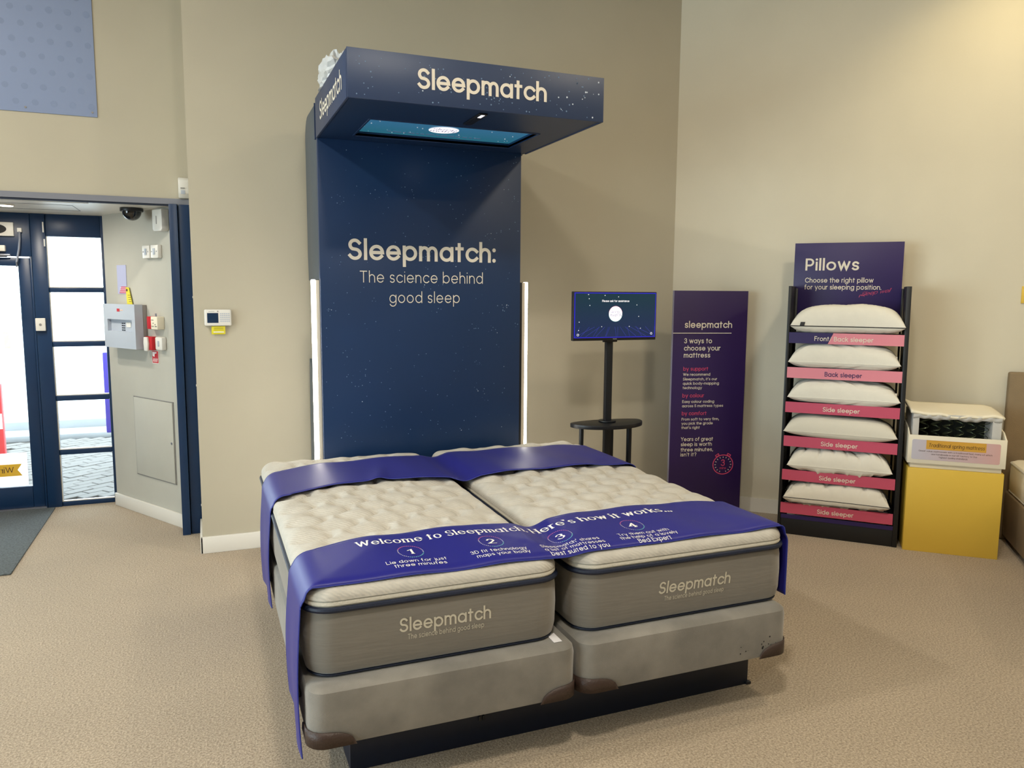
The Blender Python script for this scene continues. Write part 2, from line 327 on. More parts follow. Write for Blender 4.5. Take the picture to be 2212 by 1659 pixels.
def stroke_mesh(pts, closed, wx, wy, cap=True):
    # densify
    d = []; n = len(pts)
    for i in range(n if closed else n-1):
        a = pts[i]; b = pts[(i+1) % n]; L = math.dist(a, b); k = max(1, int(L/.3))
        for j in range(k): d.append((a[0]+(b[0]-a[0])*j/k, a[1]+(b[1]-a[1])*j/k))
    if not closed: d.append(pts[-1])
    pts = d; n = len(pts)
    if not closed and cap and n > 1:
        def ext(a, b, e):
            L = math.dist(a, b) or 1; dx, dy = (a[0]-b[0])/L, (a[1]-b[1])/L; return (a[0]+dx*e*wy_c(dx, dy), a[1]+dy*e*wy_c(dx, dy))
        def wy_c(dx, dy): return (abs(dx)*wx+abs(dy)*wy)/2
        pts[0] = ext(pts[0], pts[1], 1); pts[-1] = ext(pts[-1], pts[-2], 1)
    v = []; f = []
    for i in range(n):
        p = pts[i]; a = pts[i-1] if (closed or i > 0) else None; b = pts[(i+1) % n] if (closed or i < n-1) else None
        ns = []
        for (s, e) in ((a, p), (p, b)):
            if s is None or e is None: continue
            L = math.dist(s, e)
            if L < 1e-6: continue
            ns.append((-(e[1]-s[1])/L, (e[0]-s[0])/L))
        nx = sum(q[0] for q in ns); ny = sum(q[1] for q in ns); L = math.hypot(nx, ny) or 1; nx /= L; ny /= L
        c = max(.45, nx*ns[0][0]+ny*ns[0][1]) if ns else 1
        ox, oy = nx*wx/2/c, ny*wy/2/c
        v += [(p[0]+ox, p[1]+oy), (p[0]-ox, p[1]-oy)]
    m = n if closed else n-1
    for i in range(m):
        j = (i+1) % n; f.append((2*i, 2*j, 2*j+1, 2*i+1))
    return v, f
def layout(s, wx, track, sp=.55):
    x = 0; out = []
    for ch in s:
        if ch == ' ': x += sp+.08; continue
        adv, st = G[ch]; out.append((x+wx/2, st, ch)); x += adv+wx+track
    return out, x-track
def text(name, s, m, parent, fn, u0, v0, size=None, width=None, sx=None, wt=.2, wy=None, track=.2, align='l', serif=False, slant=0):
    """size = x-height; width = total width (overrides horizontal scale); fn maps (u,v) on the surface to 3D"""
    wx = wt; wy = wt if wy is None else wy
    lay, W = layout(s, wx, track)
    if size is None: size = width/W*(1+wy)
    sy = size/(1+wy); sxx = (width/W) if width else (sx*sy if sx else sy)
    if align == 'c': u0 = u0-W*sxx/2
    if align == 'r': u0 = u0-W*sxx
    mb = MB(); nl = 0
    for x, st, ch in lay:
        for kind, pts in st:
            if kind == 'd':
                c = pts[0]; r = wx*.62; ring = [(c[0]+r*math.cos(k*math.pi/5), c[1]+r*math.sin(k*math.pi/5)) for k in range(10)]; v, f = ring, [tuple(range(10))]
            else: v, f = stroke_mesh(pts, kind == 'c', wx, wy)
            parts = [(v, f)]
            if serif and kind == 'o':
                for e, nb in ((pts[0], pts[1]), (pts[-1], pts[-2])):
                    if abs(e[1]-nb[1]) > abs(e[0]-nb[0])*.8 and min(abs(e[1]-q) for q in (0, 1, A_, C_, -.5)) < .02 and math.dist(e, nb) > .3:
                        parts.append(stroke_mesh([(e[0]-wx*.85, e[1]), (e[0]+wx*.85, e[1])], False, wx, wy, False))
            for v, f in parts:
                P3 = []; nl += 1; lay_h = .00022*(nl % 3); nv_ = max(1, len(v)-1)
                for qi, (a, b) in enumerate(v):
                    b2 = b+wy/2; U, V_ = u0+(x+a+slant*b2)*sxx, v0+b2*sy
                    if qi == 0:
                        c0 = Vector(fn(U, V_)); nrm = (Vector(fn(U+.002, V_))-c0).cross(Vector(fn(U, V_+.002))-c0).normalized()
                    P3.append(Vector(fn(U, V_))+nrm*(lay_h+.00018*qi/nv_))
                mb.add(P3, f)
    o = mb.build(name, m, parent)
    return o
def plane_fn(o, ux, uy, eps=.0015):
    o = Vector(o); ux = Vector(ux).normalized(); uy = Vector(uy).normalized(); n = ux.cross(uy)
    return lambda u, v: o+ux*u+uy*v+n*eps
FR = lambda y, e=.0015: (lambda u, v: (u, y-e, v))      # surface facing -y, u = x, v = z

# ------------------------------------------------------------------ the setting
def struct(o): o['kind'] = 'structure'; return o
WA = -42.5; wd = (math.cos(R_(WA)), math.sin(R_(WA))); CX, CY = 3.166, 4.78
wr_end = (CX+wd[0]*6.0, CY+wd[1]*6.0)
struct(MB().prism([(-5, -5), (wr_end[0], -5), (wr_end[0]+.02, wr_end[1]), (CX+.02, CY+.02), (0, 4.83), (-.04, 5.24), (-.04, 6.3), (-5, 6.3)], -.08, 0).build('floor', 'carpet'))
struct(box('ceiling', 'ceiling', None, -5.1, wr_end[0]+.1, -5.1, 5.35, CEIL, CEIL+.1))
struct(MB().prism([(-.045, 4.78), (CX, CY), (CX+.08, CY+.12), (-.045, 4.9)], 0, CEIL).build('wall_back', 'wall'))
struct(MB().prism([(-.045, 4.9), (.06, 4.9), (.06, 5.35), (-.045, 5.35)], 0, CEIL).build('wall_return', 'wall'))
nx, ny = -wd[1]*.12, wd[0]*.12
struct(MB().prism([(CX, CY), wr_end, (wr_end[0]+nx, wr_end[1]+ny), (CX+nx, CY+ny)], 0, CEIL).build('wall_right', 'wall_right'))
struct(box('wall_far_right', 'wall_right', None, wr_end[0], wr_end[0]+.1, -5, wr_end[1]+.05, 0, CEIL))
struct(box('wall_rear', 'wall', None, -5, wr_end[0], -5.1, -5, 0, CEIL))
ww = MB()   # side wall behind the camera's left with the shop window opening y -.9..3.7, z .3..2.7
ww.box(-5.1, -5, -5, -.9, 0, CEIL).box(-5.1, -5, 3.7, 5.35, 0, CEIL).box(-5.1, -5, -.9, 3.7, 0, .3).box(-5.1, -5, -.9, 3.7, 2.7, CEIL)
struct(ww.build('wall_left', 'wall'))
wn = struct(box('window_2', 'navy_metal', None, -5.09, -5.01, 1.37, 1.43, .3, 2.7))
for k, (a, b) in enumerate(((-.9, 1.37), (1.43, 3.7))): box('pane', 'glass', wn, -5.055, -5.045, a, b, .3, 2.7)
# header wall over the doorway
struct(box('wall_header', 'wall', None, -5, -.045, 5.22, 5.35, 2.1, CEIL))
struct(box('wall_left_of_doorway', 'wall', None, -5, -4.4, 5.22, 5.35, 0, 2.1))
tr = struct(box('trim_1', 'grey_metal', None, -4.4, -.045, 5.205, 5.35, 2.066, 2.1))
box('navy_strip', 'navy_dark', tr, -4.4, -.165, 5.21, 5.24, 2.056, 2.067)  # solid navy line along the underside of the grey trim
box('track_rail', 'white_paint', tr, -4.4, -.6, 5.245, 5.262, 2.052, 2.066)
pst = struct(box('trim_2', 'navy_metal', None, -.165, -.117, 5.18, 5.33, 0, 2.066, .003))
pst2 = box('channel', 'navy_metal', pst, -.113, -.047, 5.196, 5.33, 0, 2.066, .003)
pst3 = struct(box('trim_3', 'navy_metal', None, -4.5, -4.4, 5.18, 5.33, 0, 2.066, .003))
for z in (.95, 1.50, .18): box('screw_head', 'white_plastic', pst2, -.052, -.046, 5.188, 5.197, z, z+.012)
# vestibule
S0 = (-.173, 5.381); AZ = 121.05; L = .8685
sd = (math.cos(R_(AZ)), math.sin(R_(AZ)))
S1 = (S0[0]+sd[0]*L, S0[1]+sd[1]*L); pn = (math.sin(R_(AZ)), -math.cos(R_(AZ)))   # pn points away from the vestibule
SS = (S0[0]-sd[0]*.06, S0[1]-sd[1]*.06)
struct(MB().prism([SS, S1, (S1[0]+.02, 6.3), (-.04, 6.3), (-.04, 5.33)], 0, 2.075).build('wall_vestibule', 'wall_vest'))
struct(box('wall_vestibule_left', 'wall_vest', None, -4.5, -4.4, 5.35, 6.3, 0, 2.075))
vc = struct(box('ceiling_vestibule', 'white_paint', None, -4.5, -.04, 5.24, 6.3, 2.062, 2.12))
fr = MB()
for a in ((-2.2, -.72, 5.50, 5.503), (-2.2, -.72, 5.86, 5.863), (-2.2, -2.197, 5.5, 5.863), (-.72, -.717, 5.5, 5.863)): fr.box(*a, 2.0605, 2.0625)
fr.build('hatch_joint', 'navy_dark', vc)
# baseboards
struct(box('baseboard_back', 'white_paint', None, -.058, CX-.01, 4.766, 4.78, 0, .1, .003))
struct(box('baseboard_return', 'white_paint', None, -.059, -.045, 4.766, 5.18, 0, .1, .003))
bb = MB().prism([(CX-wd[1]*0, CY), (wr_end[0], wr_end[1]), (wr_end[0]+wd[1]*.014, wr_end[1]-wd[0]*.014), (CX+wd[1]*.014-.0, CY-wd[0]*.014)], 0, .1)
struct(bb.build('baseboard_right', 'white_paint'))
e = .016
struct(MB().prism([SS, S1, (S1[0]-pn[0]*e, S1[1]-pn[1]*e), (SS[0]-pn[0]*e, SS[1]-pn[1]*e)], 0, .09).build('baseboard_vestibule', 'white_paint', None, .003))

# glazed side light window_1 and door_1 in plane y = 6.2
DY = 6.2
wf = MB().box(-.98, -.645, DY-.0, DY+.07, 1.911, 2.062)
win = struct(wf.build('window_1', 'navy_metal', None, .004))
for (z0, z1) in ((1.527, 1.56), (1.147, 1.183), (.763, .80), (.375, .411), (0, .033)):
    box('glazing_bar', 'navy_metal', win, -.98, -.645, DY+.0, DY+.06, z0, z1, .004)
box('mullion', 'navy_metal', win, -1.07, -.98, DY-.01, DY+.08, 0, 2.062, .004)
box('mullion', 'navy_metal', win, -.645, -.60, DY-.0, DY+.08, 0, 2.062, .004)
for (z0, z1) in ((1.56, 1.911), (1.183, 1.527), (.80, 1.147), (.411, .763), (.033, .375)):
    box('pane', 'glass', win, -.98, -.645, DY+.03, DY+.036, z0, z1)
    box('glazing_bead', 'white_paint', win, -.98, -.974, DY+.005, DY+.028, z0, z1)
    box('glazing_bead', 'white_paint', win, -.974, -.645, DY+.005, DY+.028, z0, z0+.006)
dr = struct(box('door_1', 'navy_metal', None, -1.157, -1.085, DY+.0, DY+.05, .012, 1.76, .006))
box('bottom_rail', 'navy_metal', dr, -2.02, -1.157, DY+.0, DY+.05, .012, .165, .004)
box('top_rail', 'navy_metal', dr, -2.02, -1.157, DY+.0, DY+.05, 1.705, 1.76, .004)
box('stile', 'navy_metal', dr, -2.09, -2.02, DY+.0, DY+.05, .012, 1.76, .006)
box('pane', 'glass', dr, -2.02, -1.157, DY+.02, DY+.026, .165, 1.705)
box('door_frame', 'navy_metal', dr, -2.12, -1.07, DY-.015, DY+.08, 1.77, 2.062, .005)
dr2 = struct(box('door_unseen', 'navy_metal', None, -2.165, -2.095, DY, DY+.05, .012, 1.76, .006))  # unseen second leaf, put in glazed so more daylight enters
box('bottom_rail', 'navy_metal', dr2, -3.03, -2.165, DY, DY+.05, .012, .165, .004)
box('top_rail', 'navy_metal', dr2, -3.03, -2.165, DY, DY+.05, 1.705, 1.76, .004)
box('stile', 'navy_metal', dr2, -3.10, -3.03, DY, DY+.05, .012, 1.76, .006)
box('pane', 'glass', dr2, -3.03, -2.165, DY+.02, DY+.026, .165, 1.705)
w3 = struct(box('window_unseen', 'navy_metal', None, -4.4, -2.12, DY-.01, DY+.08, 1.77, 2.062, .004))  # unseen side glazing, added to let more daylight through
for xx in (-3.19, -4.4): box('mullion', 'navy_metal', w3, xx, xx+.08, DY-.01, DY+.08, 0, 1.77, .004)
box('pane', 'glass', w3, -4.32, -3.19, DY+.02, DY+.026, 0, 1.77)
box('jamb', 'navy_metal', dr, -1.083, -1.071, DY-.012, DY+.08, 0, 1.77, .002)
box('threshold', 'grey_metal', dr, -3.15, -1.075, DY-.02, DY+.09, .0, .011)
box('ceiling_rail', 'grey_metal', dr, -2.1, -1.21, DY-.03, DY-.016, 1.76, 1.772)

def side(u, d=0): return (S0[0]+sd[0]*u-pn[0]*d, S0[1]+sd[1]*u-pn[1]*d)
SR = AZ-180       # local +x runs from the window towards the doorway; local -y faces the vestibule
def on_side(name, label, cat, u, z): 
    p = side(u); return thing(name, label, cat, (p[0], p[1], z), SR)
# --- vestibule fittings
t = on_side('fire_alarm_panel', 'grey fire alarm control panel with recessed display on the vestibule side wall', 'control panel', .53, 1.305)
MB().box(-.21, .21, -.03, -.001, -.145, .145).build('back_box', 'grey_plastic2', t, .004)
MB().box(-.212, .212, -.085, -.031, -.147, -.035).box(-.212, .212, -.085, -.031, .045, .147).box(-.212, -.16, -.085, -.031, -.035, .045).box(.17, .212, -.085, -.031, -.035, .045).build('cover', 'grey_plastic', t)
box('display_recess', 'grey_plastic', t, -.16, .17, -.06, -.031, -.035, .045)
box('screen', 'white_plastic', t, .05, .11, -.063, -.06, -.005, .028)
kb = MB()
for i in range(2):
    for j in range(4): kb.box(-.01+i*.025, .006+i*.025, -.063, -.06, -.03+j*.015, -.023+j*.015)
kb.build('button_row', 'black_plastic', t)
box('maker_badge', 'red', t, -.02, .015, -.0868, -.085, .098, .118)
box('maker_badge', 'orange_sticker', t, .02, .058, -.0862, -.085, .105, .111)
t = on_side('instruction_tag', 'yellow instruction tag tucked behind the grey fire alarm panel', 'tag', .51, 1.45)
MB().prism_y([(-.045, .0), (.025, 0), (-.015, .115), (-.055, .115)], -.012, -.009).build('card', 'yellow_tag', t)
box('stripe', 'dark_print', t, -.048, -.03, -.0135, -.012, .088, .104)
for k in range(4): box('print_line', 'dark_print', t, -.03+k*.004, .008+k*.003, -.0128, -.012, .06-k*.014, .063-k*.014)
t = on_side('wall_notice', 'lilac paper notice with a red lower half on the vestibule wall', 'notice', .63, 1.52)
box('sheet', 'paper_lilac', t, -.063, .063, -.003, -.001, 0, .195)
MB().prism_y([(-.04, .005), (.06, .005), (.06, .05), (-.01, .05)], -.0042, -.003).build('red_block', 'pink_print', t)
for k in range(3): box('print_line', 'paper_white', t, -.03, .05, -.0052, -.0042, .012+k*.013, .016+k*.013)
t = on_side('door_sounder', 'white rounded sounder box high beside the navy doorway post', 'sounder', .055, 1.98)
MB().prism_y([(-.055, .07), (.06, .07), (.06, -.05), (.045, -.065), (-.04, -.065), (-.055, -.05)], -.05, -.001).build('case', 'white_plastic', t, .006)
box('slot', 'grey_plastic2', t, -.006, .002, -.0515, -.05, -.02, .03)
for nm, lb, u, z in (('blank_switch_plate', 'left white plate of the upper pair on the vestibule wall', .245, 1.793), ('key_switch_plate', 'right grey-white plate of the upper pair on the vestibule wall', .14, 1.793)):
    t = on_side(nm, lb, 'switch', u, z)
    box('plate', 'white_plastic', t, -.045, .045, -.03, -.001, -.042, .042, .006)
    box('rocker', 'grey_plastic', t, -.012, .012, -.034, -.03, -.02, .02, .002)
    for sx_ in (-.03, .03): MB().cyl((sx_, -.0315, 0), .004, .0015, 'y', 10).build('screw', 'grey_metal', t)
t = on_side('fire_bell_interface', 'small box with a red half and a cream half below the sounder', 'alarm box', .175, 1.335)
box('red_half', 'red', t, -.07, -.01, -.045, -.001, -.04, .042, .004)
box('cream_half', 'cream_box', t, -.01, .07, -.05, -.001, -.04, .042, .004)
dd = MB()
for (a, b) in ((.005, .02), (.02, .02), (.02, 0), (.005, -.02), (.02, -.02), (.045, -.02), (.045, -.008), (.058, -.02)): dd.cyl((a, -.0515, b), .0035, .0015, 'y', 8)
dd.build('indicator_holes', 'black_plastic', t)
box('clip', 'grey_metal', t, .012, .028, -.03, -.027, .043, .062)
t = on_side('break_glass_unit', 'red break-glass fire call point with white front in the vestibule', 'call point', .25, 1.20)
box('back_box', 'red', t, -.045, .045, -.04, -.001, -.045, .045, .008)
MB().prism_y([(-.03, -.05), (.012, -.05), (.02, 0), (.012, .042), (-.03, .042), (-.036, 0)], -.055, -.04).build('front_plate', 'white_plastic', t, .005)
t = on_side('light_switch', 'white light switch right of the red call point', 'switch', .13, 1.203)
box('plate', 'white_plastic', t, -.042, .042, -.035, -.001, -.042, .042, .008)
box('rocker', 'grey_plastic', t, -.008, .010, -.038, -.035, -.018, .018, .002)
t = on_side('fire_action_sign', 'red and white fire action sign below the break-glass call point', 'sign', .235, 1.11)
box('plate', 'white_paint', t, -.042, .042, -.003, -.001, -.045, .043)
box('red_field', 'red', t, -.037, .037, -.0042, -.003, -.04, .038)
MB().prism_y([(-.03, .005), (-.008, 0), (-.002, .02), (.02, .024), (.02, .032), (-.03, .032)], -.0055, -.0042).build('hand_symbol', 'white_print', t)
for k in range(4): MB().prism_y([(-.028+k*.015, -.033), (-.022+k*.015, -.033), (-.012+k*.015, -.01), (-.018+k*.015, -.01)], -.0055, -.0042).build('flame_symbol', 'white_print', t)
t = on_side('access_panel', 'painted access hatch flush in the vestibule wall above the skirting', 'hatch', .295, .55)
box('door_leaf', 'wall_vest', t, -.247, .247, -.008, -.001, -.268, .268, .002)
g = MB(); 
for a in ((-.256, -.25, -.275, .275), (.25, .256, -.275, .275), (-.256, .256, -.275, -.27), (-.256, .256, .27, .275)): g.box(a[0], a[1], -.004, -.001, a[2], a[3])
g.build('frame_joint', 'grey_plastic2', t)
MB().cyl((.225, -.011, .0), .008, .004, 'y', 14).build('lock', 'grey_metal', t)
# dome camera
t = thing('dome_camera', 'black dome security camera under the vestibule ceiling', 'camera', (-.39, 5.52, 2.0615))
MB().cyl((0, 0, -.022), .068, .0215, 'z', 28).build('base_ring', 'black_plastic', t, .003)
v = []; f = []
for i in range(9):
    a = R_(i*90/8)
    for k in range(28): b = 2*math.pi*k/28; v.append((.056*math.cos(a)*math.cos(b), .056*math.cos(a)*math.sin(b), -.022-.056*math.sin(a)))
for i in range(8):
    for k in range(28): f.append((i*28+k, i*28+(k+1) % 28, (i+1)*28+(k+1) % 28, (i+1)*28+k))
M['dome'] = mat('smoked_dome', '0b0d12', .08, coat=.6)
obj('dome', v, f, 'dome', t, True)
# vestibule downlight
t = thing('recessed_downlight', 'glowing recessed downlight in the vestibule ceiling', 'ceiling light', (-1.09, 5.62, 2.0612))
MB().cyl((0, 0, -.008), .05, .0075, 'z', 24).build('ring', 'white_paint', t, .002)
MB().cyl((0, 0, -.010), .038, .002, 'z', 24).build('lens', 'lamp_glow', t)
area('downlight_light', (-1.09, 5.62, 2.04), (0, 0, 0), .08, 8, (1, .9, .75))
# things on the door plane
t = thing('door_release_button', 'white door release switch on the navy post left of the side window', 'switch', (-1.04, DY-.011, 1.305))
box('plate', 'white_plastic', t, -.03, .03, -.025, 0, -.044, .044, .004); MB().cyl((0, -.029, 0), .008, .004, 'y', 14).build('button', 'grey_plastic2', t)
t = thing('wall_speaker', 'white panel with a black oval speaker above the glass door', 'speaker', (-1.27, DY-.016, 1.948))
box('plate', 'white_plastic', t, -.11, .11, -.03, 0, -.046, .046, .004)
MB().add([(.07*math.cos(k*math.pi/14), -.0315, .033*math.sin(k*math.pi/14)) for k in range(28)], [tuple(range(28))]).build('grille', 'black_plastic', t)
t = thing('door_closer', 'navy and grey door closer body with a bent arm above the door', 'door closer', (-1.25, DY-.016, 1.80))
box('body', 'white_paint', t, -.12, .035, -.04, 0, .0, .04, .004)
box('guide', 'grey_metal', t, -.12, .06, -.03, 0, -.03, -.018, .002)
MB().tube([(.125, -.03, .15), (.125, -.045, .08), (.118, -.045, .02), (.1, -.045, -.07), (.095, -.03, -.10)], .007, 8).build('arm', 'grey_metal', t, smooth=True)
box('pivot', 'white_plastic', t, .112, .138, -.04, -.0, .13, .158, .003)
t = thing('window_sensor', 'small white door contact at the top of the side window frame', 'sensor', (-.99, DY-.011, 1.97))
box('strip', 'white_plastic', t, -.004, .004, -.012, 0, -.035, .035, .001); box('magnet', 'white_plastic', t, -.001, .006, -.012, 0, -.13, -.08, .001)
# stickers on the door glass
t = thing('winner_sticker', 'yellow ribbon sticker with mirrored winner lettering low on the door glass', 'sticker', (-1.217, DY+.018, .285))
MB().prism_y([(0, .042), (-.028, 0), (0, -.042), (-.45, -.042), (-.45, .042)], -.002, 0).build('ribbon', 'film_yellow', t)
text('lettering', 'Winner', 'dark_print', t, lambda u, v: (-.05-u, -.0032, v), 0, -.017, size=.028, wt=.18, wy=.08, serif=True)
t = thing('white_window_decal', 'pale panel decal behind the yellow ribbon on the door glass', 'sticker', (-1.30, DY+.0275, .27))
box('film', 'film', t, -.4, .115, 0, .0015, -.10, .135)
t = thing('faded_sticker', 'faded orange sticker pair halfway up the door glass', 'sticker', (-1.253, DY+.018, 1.21))
box('lower_patch', 'film_orange', t, -.018, .018, -.0015, 0, -.07, .02); box('upper_patch', 'film_orange', t, -.022, .008, -.0015, 0, .03, .075)

# --- wall devices in the showroom
t = thing('motion_sensor', 'white motion sensor at the corner just above the doorway', 'sensor', (-.075, 5.219, 2.165))
MB().prism_x([(0, -.06), (-.03, -.062), (-.055, -.035), (-.062, .0), (-.055, .045), (-.035, .06), (0, .062)], -.03, .028).build('case', 'white_plastic', t, .005)
box('lens_slot', 'grey_plastic2', t, -.018, .006, -.064, -.06, -.008, -.002)
box('lens', 'grey_plastic', t, -.016, .008, -.0595, -.055, -.04, -.016, .002)
t = thing('alarm_keypad', 'white alarm keypad with a dark display on the wall beside the doorway', 'keypad', (.084, 4.78, 1.393))
box('case', 'white_plastic', t, -.073, .073, -.028, -.001, -.047, .047, .008, 3)
box('display', 'lcd', t, -.058, .002, -.0295, -.027, -.03, .027, .001)
kb = MB()
for i in range(5):
    for j in range(5): kb.box(.012+i*.0108, .0195+i*.0108, -.0295, -.027, -.024+j*.0108, -.0175+j*.0108)
kb.build('button_grid', 'grey_plastic', t)
MB().cyl((0, -.0295, .036), .004, .0015, 'y', 12).build('indicator', 'grey_plastic2', t)
box('maker_line', 'grey_plastic2', t, -.05, -.018, -.0286, -.028, .0345, .0365)
t = thing('keypad_tag', 'yellow tag hanging below the white alarm keypad', 'tag', (.084, 4.779, 1.345))
box('card', 'yellow_tag', t, -.037, .037, -.014, -.011, -.048, -.002, .001)
box('white_band', 'paper_white', t, -.027, .03, -.0152, -.014, -.038, -.032)
for k in range(3): box('print_line', 'dark_print', t, -.024, .027, -.0148, -.014, -.012-k*.006, -.011-k*.006)
# blue poster high on the header wall
t = thing('dotted_poster', 'large pale blue poster with darker dots high on the header wall', 'poster', (-.523, 5.22, 2.545))
box('sheet', 'poster_blue', t, -2.2, 0, -.006, -.001, 0, 1.15, .001)
mb = MB()
for j in range(13):
    for i in range(24):
        x = -.03-i*.094-(.047 if j % 2 else 0); z = .055+j*.085
        if x < -2.15: continue
        mb.add([(x+.0165*math.cos(k*math.pi/8), -.0068, z+.0165*math.sin(k*math.pi/8)) for k in range(16)], [tuple(range(16))])
mb.build('dot_print', 'poster_dot', t)['kind'] = 'stuff'
for x in (-.025, -.36, -.75): MB().cyl((x, -.0095, .025), .006, .003, 'y', 10).build('screw', 'grey_plastic2', t)
# entrance mat
t = tag(box('entrance_mat', 'mat_grey', None, -3.2, -1.02, 4.77, 6.16, .0005, .010, .003), 'dark grey entrance mat in front of the glass door', 'mat')

# ------------------------------------------------------------------ outside the door
pv = struct(box('pavement', 'joint', None, -9, 6, 6.32, 16, -.12, -.035))
pm = MB().box(-.097, .097, -.047, .047, 0, .03); proto = None; rnd = random.Random(3); cnt = 0
ang = R_(38)
for j in range(-30, 50):
    for i in range(-20, 30):
        x = i*.2+(.1 if j % 2 else 0); y = j*.1
        X = -1.3+x*math.cos(ang)-y*math.sin(ang); Y = 7.3+x*math.sin(ang)+y*math.cos(ang)
        if not (6.42 < Y < 9.05): continue
        xl = -.16*Y-.45; xr = -.09*Y+.12
        if not (xl < X < xr) or cnt >= 295: continue
        if proto is None: proto = pm.build('brick', 'paving', pv, .004, 1); o = proto
        else: o = proto.copy(); COL.objects.link(o); o.parent = pv
        o.location = (X, Y, -.036+rnd.uniform(-.002, .003)); o.rotation_euler = (rnd.uniform(-.01, .01), rnd.uniform(-.01, .01), ang); cnt += 1
M['terrace'] = mat('bright_concrete', 'b4b6b8', .8, var=.05, vscale=3)
M['pale_stone2'] = mat('pale_kerb', '8c9094', .8, var=.06, vscale=3)
st = struct(box('step_outside', 'pale_stone2', None, -9, 6, 9.2, 9.6, -.035, .03, .01))
struct(box('step_outside_upper', 'pale_stone2', None, -9, 6, 9.6, 10.1, -.035, .12, .01))
struct(box('terrace_outside', 'terrace', None, -9, 6, 10.1, 30, -.035, .12, .01))
t = thing('purple_banner', 'purple outdoor banner with white lettering seen through the side window', 'banner', (-.70, 7.55, -.035))
MB().box(-.12, .12, -.02, .02, .33, 1.04).build('panel', 'purple_banner', t, .01)
MB().box(-.06, .12, -.018, .018, .05, .33).build('lower_panel', 'paper_white', t, .01)
MB().box(-.04, .12, -.08, .08, 0, .05).build('foot', 'purple_banner', t, .01)
text('lettering', 've', 'white_print', t, FR(-.02), -.095, .62, size=.04, wt=.22)
t = thing('red_banner', 'red outdoor banner with a blue top seen through the glass door', 'banner', (-1.575, 7.5, -.035))
MB().box(-.16, .0, -.03, .03, .02, .80).build('panel', 'red_banner', t, .01); MB().box(-.16, -.03, -.03, .03, .80, .95).build('top_panel', 'purple_banner', t, .01)
MB().box(-.16, .03, -.1, .1, .0, .02).build('foot', 'red_banner', t)
box('white_patch', 'white_print', t, -.03, -.005, -.0315, -.03, .42, .55); box('white_patch', 'white_print', t, -.02, -.004, -.0315, -.03, .16, .20)

# ------------------------------------------------------------------ illuminated display stand
ds = thing('display_stand', 'navy starry display tower with overhanging canopy and lit side strips', 'display stand', (1.16, 4.3, 0))
def dx(x): return x-1.16
def dyy(y): return y-4.3
PX0, PX1 = dx(.587), dx(1.733)
box('back_panel', 'panel', ds, PX0, PX1, dyy(4.2), dyy(4.24), 0, 2.34, .002)
# housing behind, upper part with rounded rear top
hp = [(dyy(4.241), 1.61), (dyy(4.241), 2.53)]+[(dyy(4.60)+.12*math.sin(R_(a)), 2.41+.12*math.cos(R_(a))) for a in range(0, 91, 15)]+[(dyy(4.72), 1.75), (dyy(4.70), 1.61)]
MB().prism_x(hp, dx(.592), dx(1.728)).build('upper_housing', 'housing', ds, .003)
box('lower_housing', 'housing', ds, dx(.60), dx(1.72), dyy(4.25), dyy(4.70), 0, 1.605, .004)
cab = MB().prism_x([(dyy(4.36), .95), (dyy(4.70), 1.15), (dyy(4.72), .9), (dyy(4.72), 0), (dyy(4.36), 0)], dx(.585), dx(.60)); cab.build('side_cover', 'housing', ds, .003)
for sg, xa, xb, xc in ((-1, .567, .586, .545), (1, 1.753, 1.775, 1.795)):
    ch = box('light_channel', 'led_back', ds, dx(min(xa, xb)), dx(max(xa, xb)), dyy(4.225), dyy(4.30), .0, 1.607, .001)
    lo, hi = sorted((xc, xa if sg < 0 else xb))
    box('light_strip', 'led', ch, dx(lo), dx(hi), dyy(4.228), dyy(4.262), .0, 1.61, .006, 3)
box('edge_trim', 'black_plastic', ds, dx(1.735), dx(1.752), dyy(4.215), dyy(4.30), 0, 1.607, .001)
# canopy
CX0, CX1, CY0, CY1, CZ0, CZ1 = dx(.583), dx(1.764), dyy(3.28), dyy(4.26), 2.34, 2.535
mb = MB()   # underside with a rectangular screen opening
sx0, sx1, sy0, sy1 = dx(.755), dx(1.60), dyy(3.655), dyy(4.065)
for a in ((CX0+.012, sx0, CY0+.012, CY1), (sx1, CX1-.012, CY0+.012, CY1), (sx0, sx1, CY0+.012, sy0), (sx0, sx1, sy1, CY1)): mb.box(*a, CZ0, CZ0+.012)
mb.build('canopy_underside', 'panel', ds)
mb = MB(); 
for a in ((sx0-.008, sx0, sy0-.008, sy1+.008), (sx1, sx1+.008, sy0-.008, sy1+.008), (sx0, sx1, sy0-.008, sy0), (sx0, sx1, sy1, sy1+.008)): mb.box(*a, CZ0-.004, CZ0+.03)
mb.build('screen_surround', 'panel', ds, .001)
scn = box('ceiling_screen', 'screen_teal', ds, sx0, sx1, sy0, sy1, CZ0+.022, CZ0+.03)
zz = CZ0+.0205
lc = (dx(1.17), dyy(3.865))
MB().add([(lc[0]+.077*math.cos(-k*math.pi/20), lc[1]+.077*math.sin(-k*math.pi/20), zz) for k in range(40)], [tuple(range(40))]).build('logo_disc', 'screen_white', scn)
und = lambda u, v: (lc[0]+u, lc[1]+v, zz-.001)
und2 = lambda u, v: (lc[0]-u, lc[1]-v, zz-.001)
text('logo_lettering', 'Sleep', 'screen_lilac', scn, lambda u, v: (lc[0]+u, lc[1]-v, zz-.001), 0, .008, size=.024, wt=.2, wy=.08, serif=True, align='c')
text('logo_lettering', 'match', 'screen_lilac', scn, lambda u, v: (lc[0]+u, lc[1]-v, zz-.001), .006, -.034, size=.024, wt=.2, wy=.08, serif=True, align='c')
mb = MB(); rnd = random.Random(8); x = lc[0]-.26
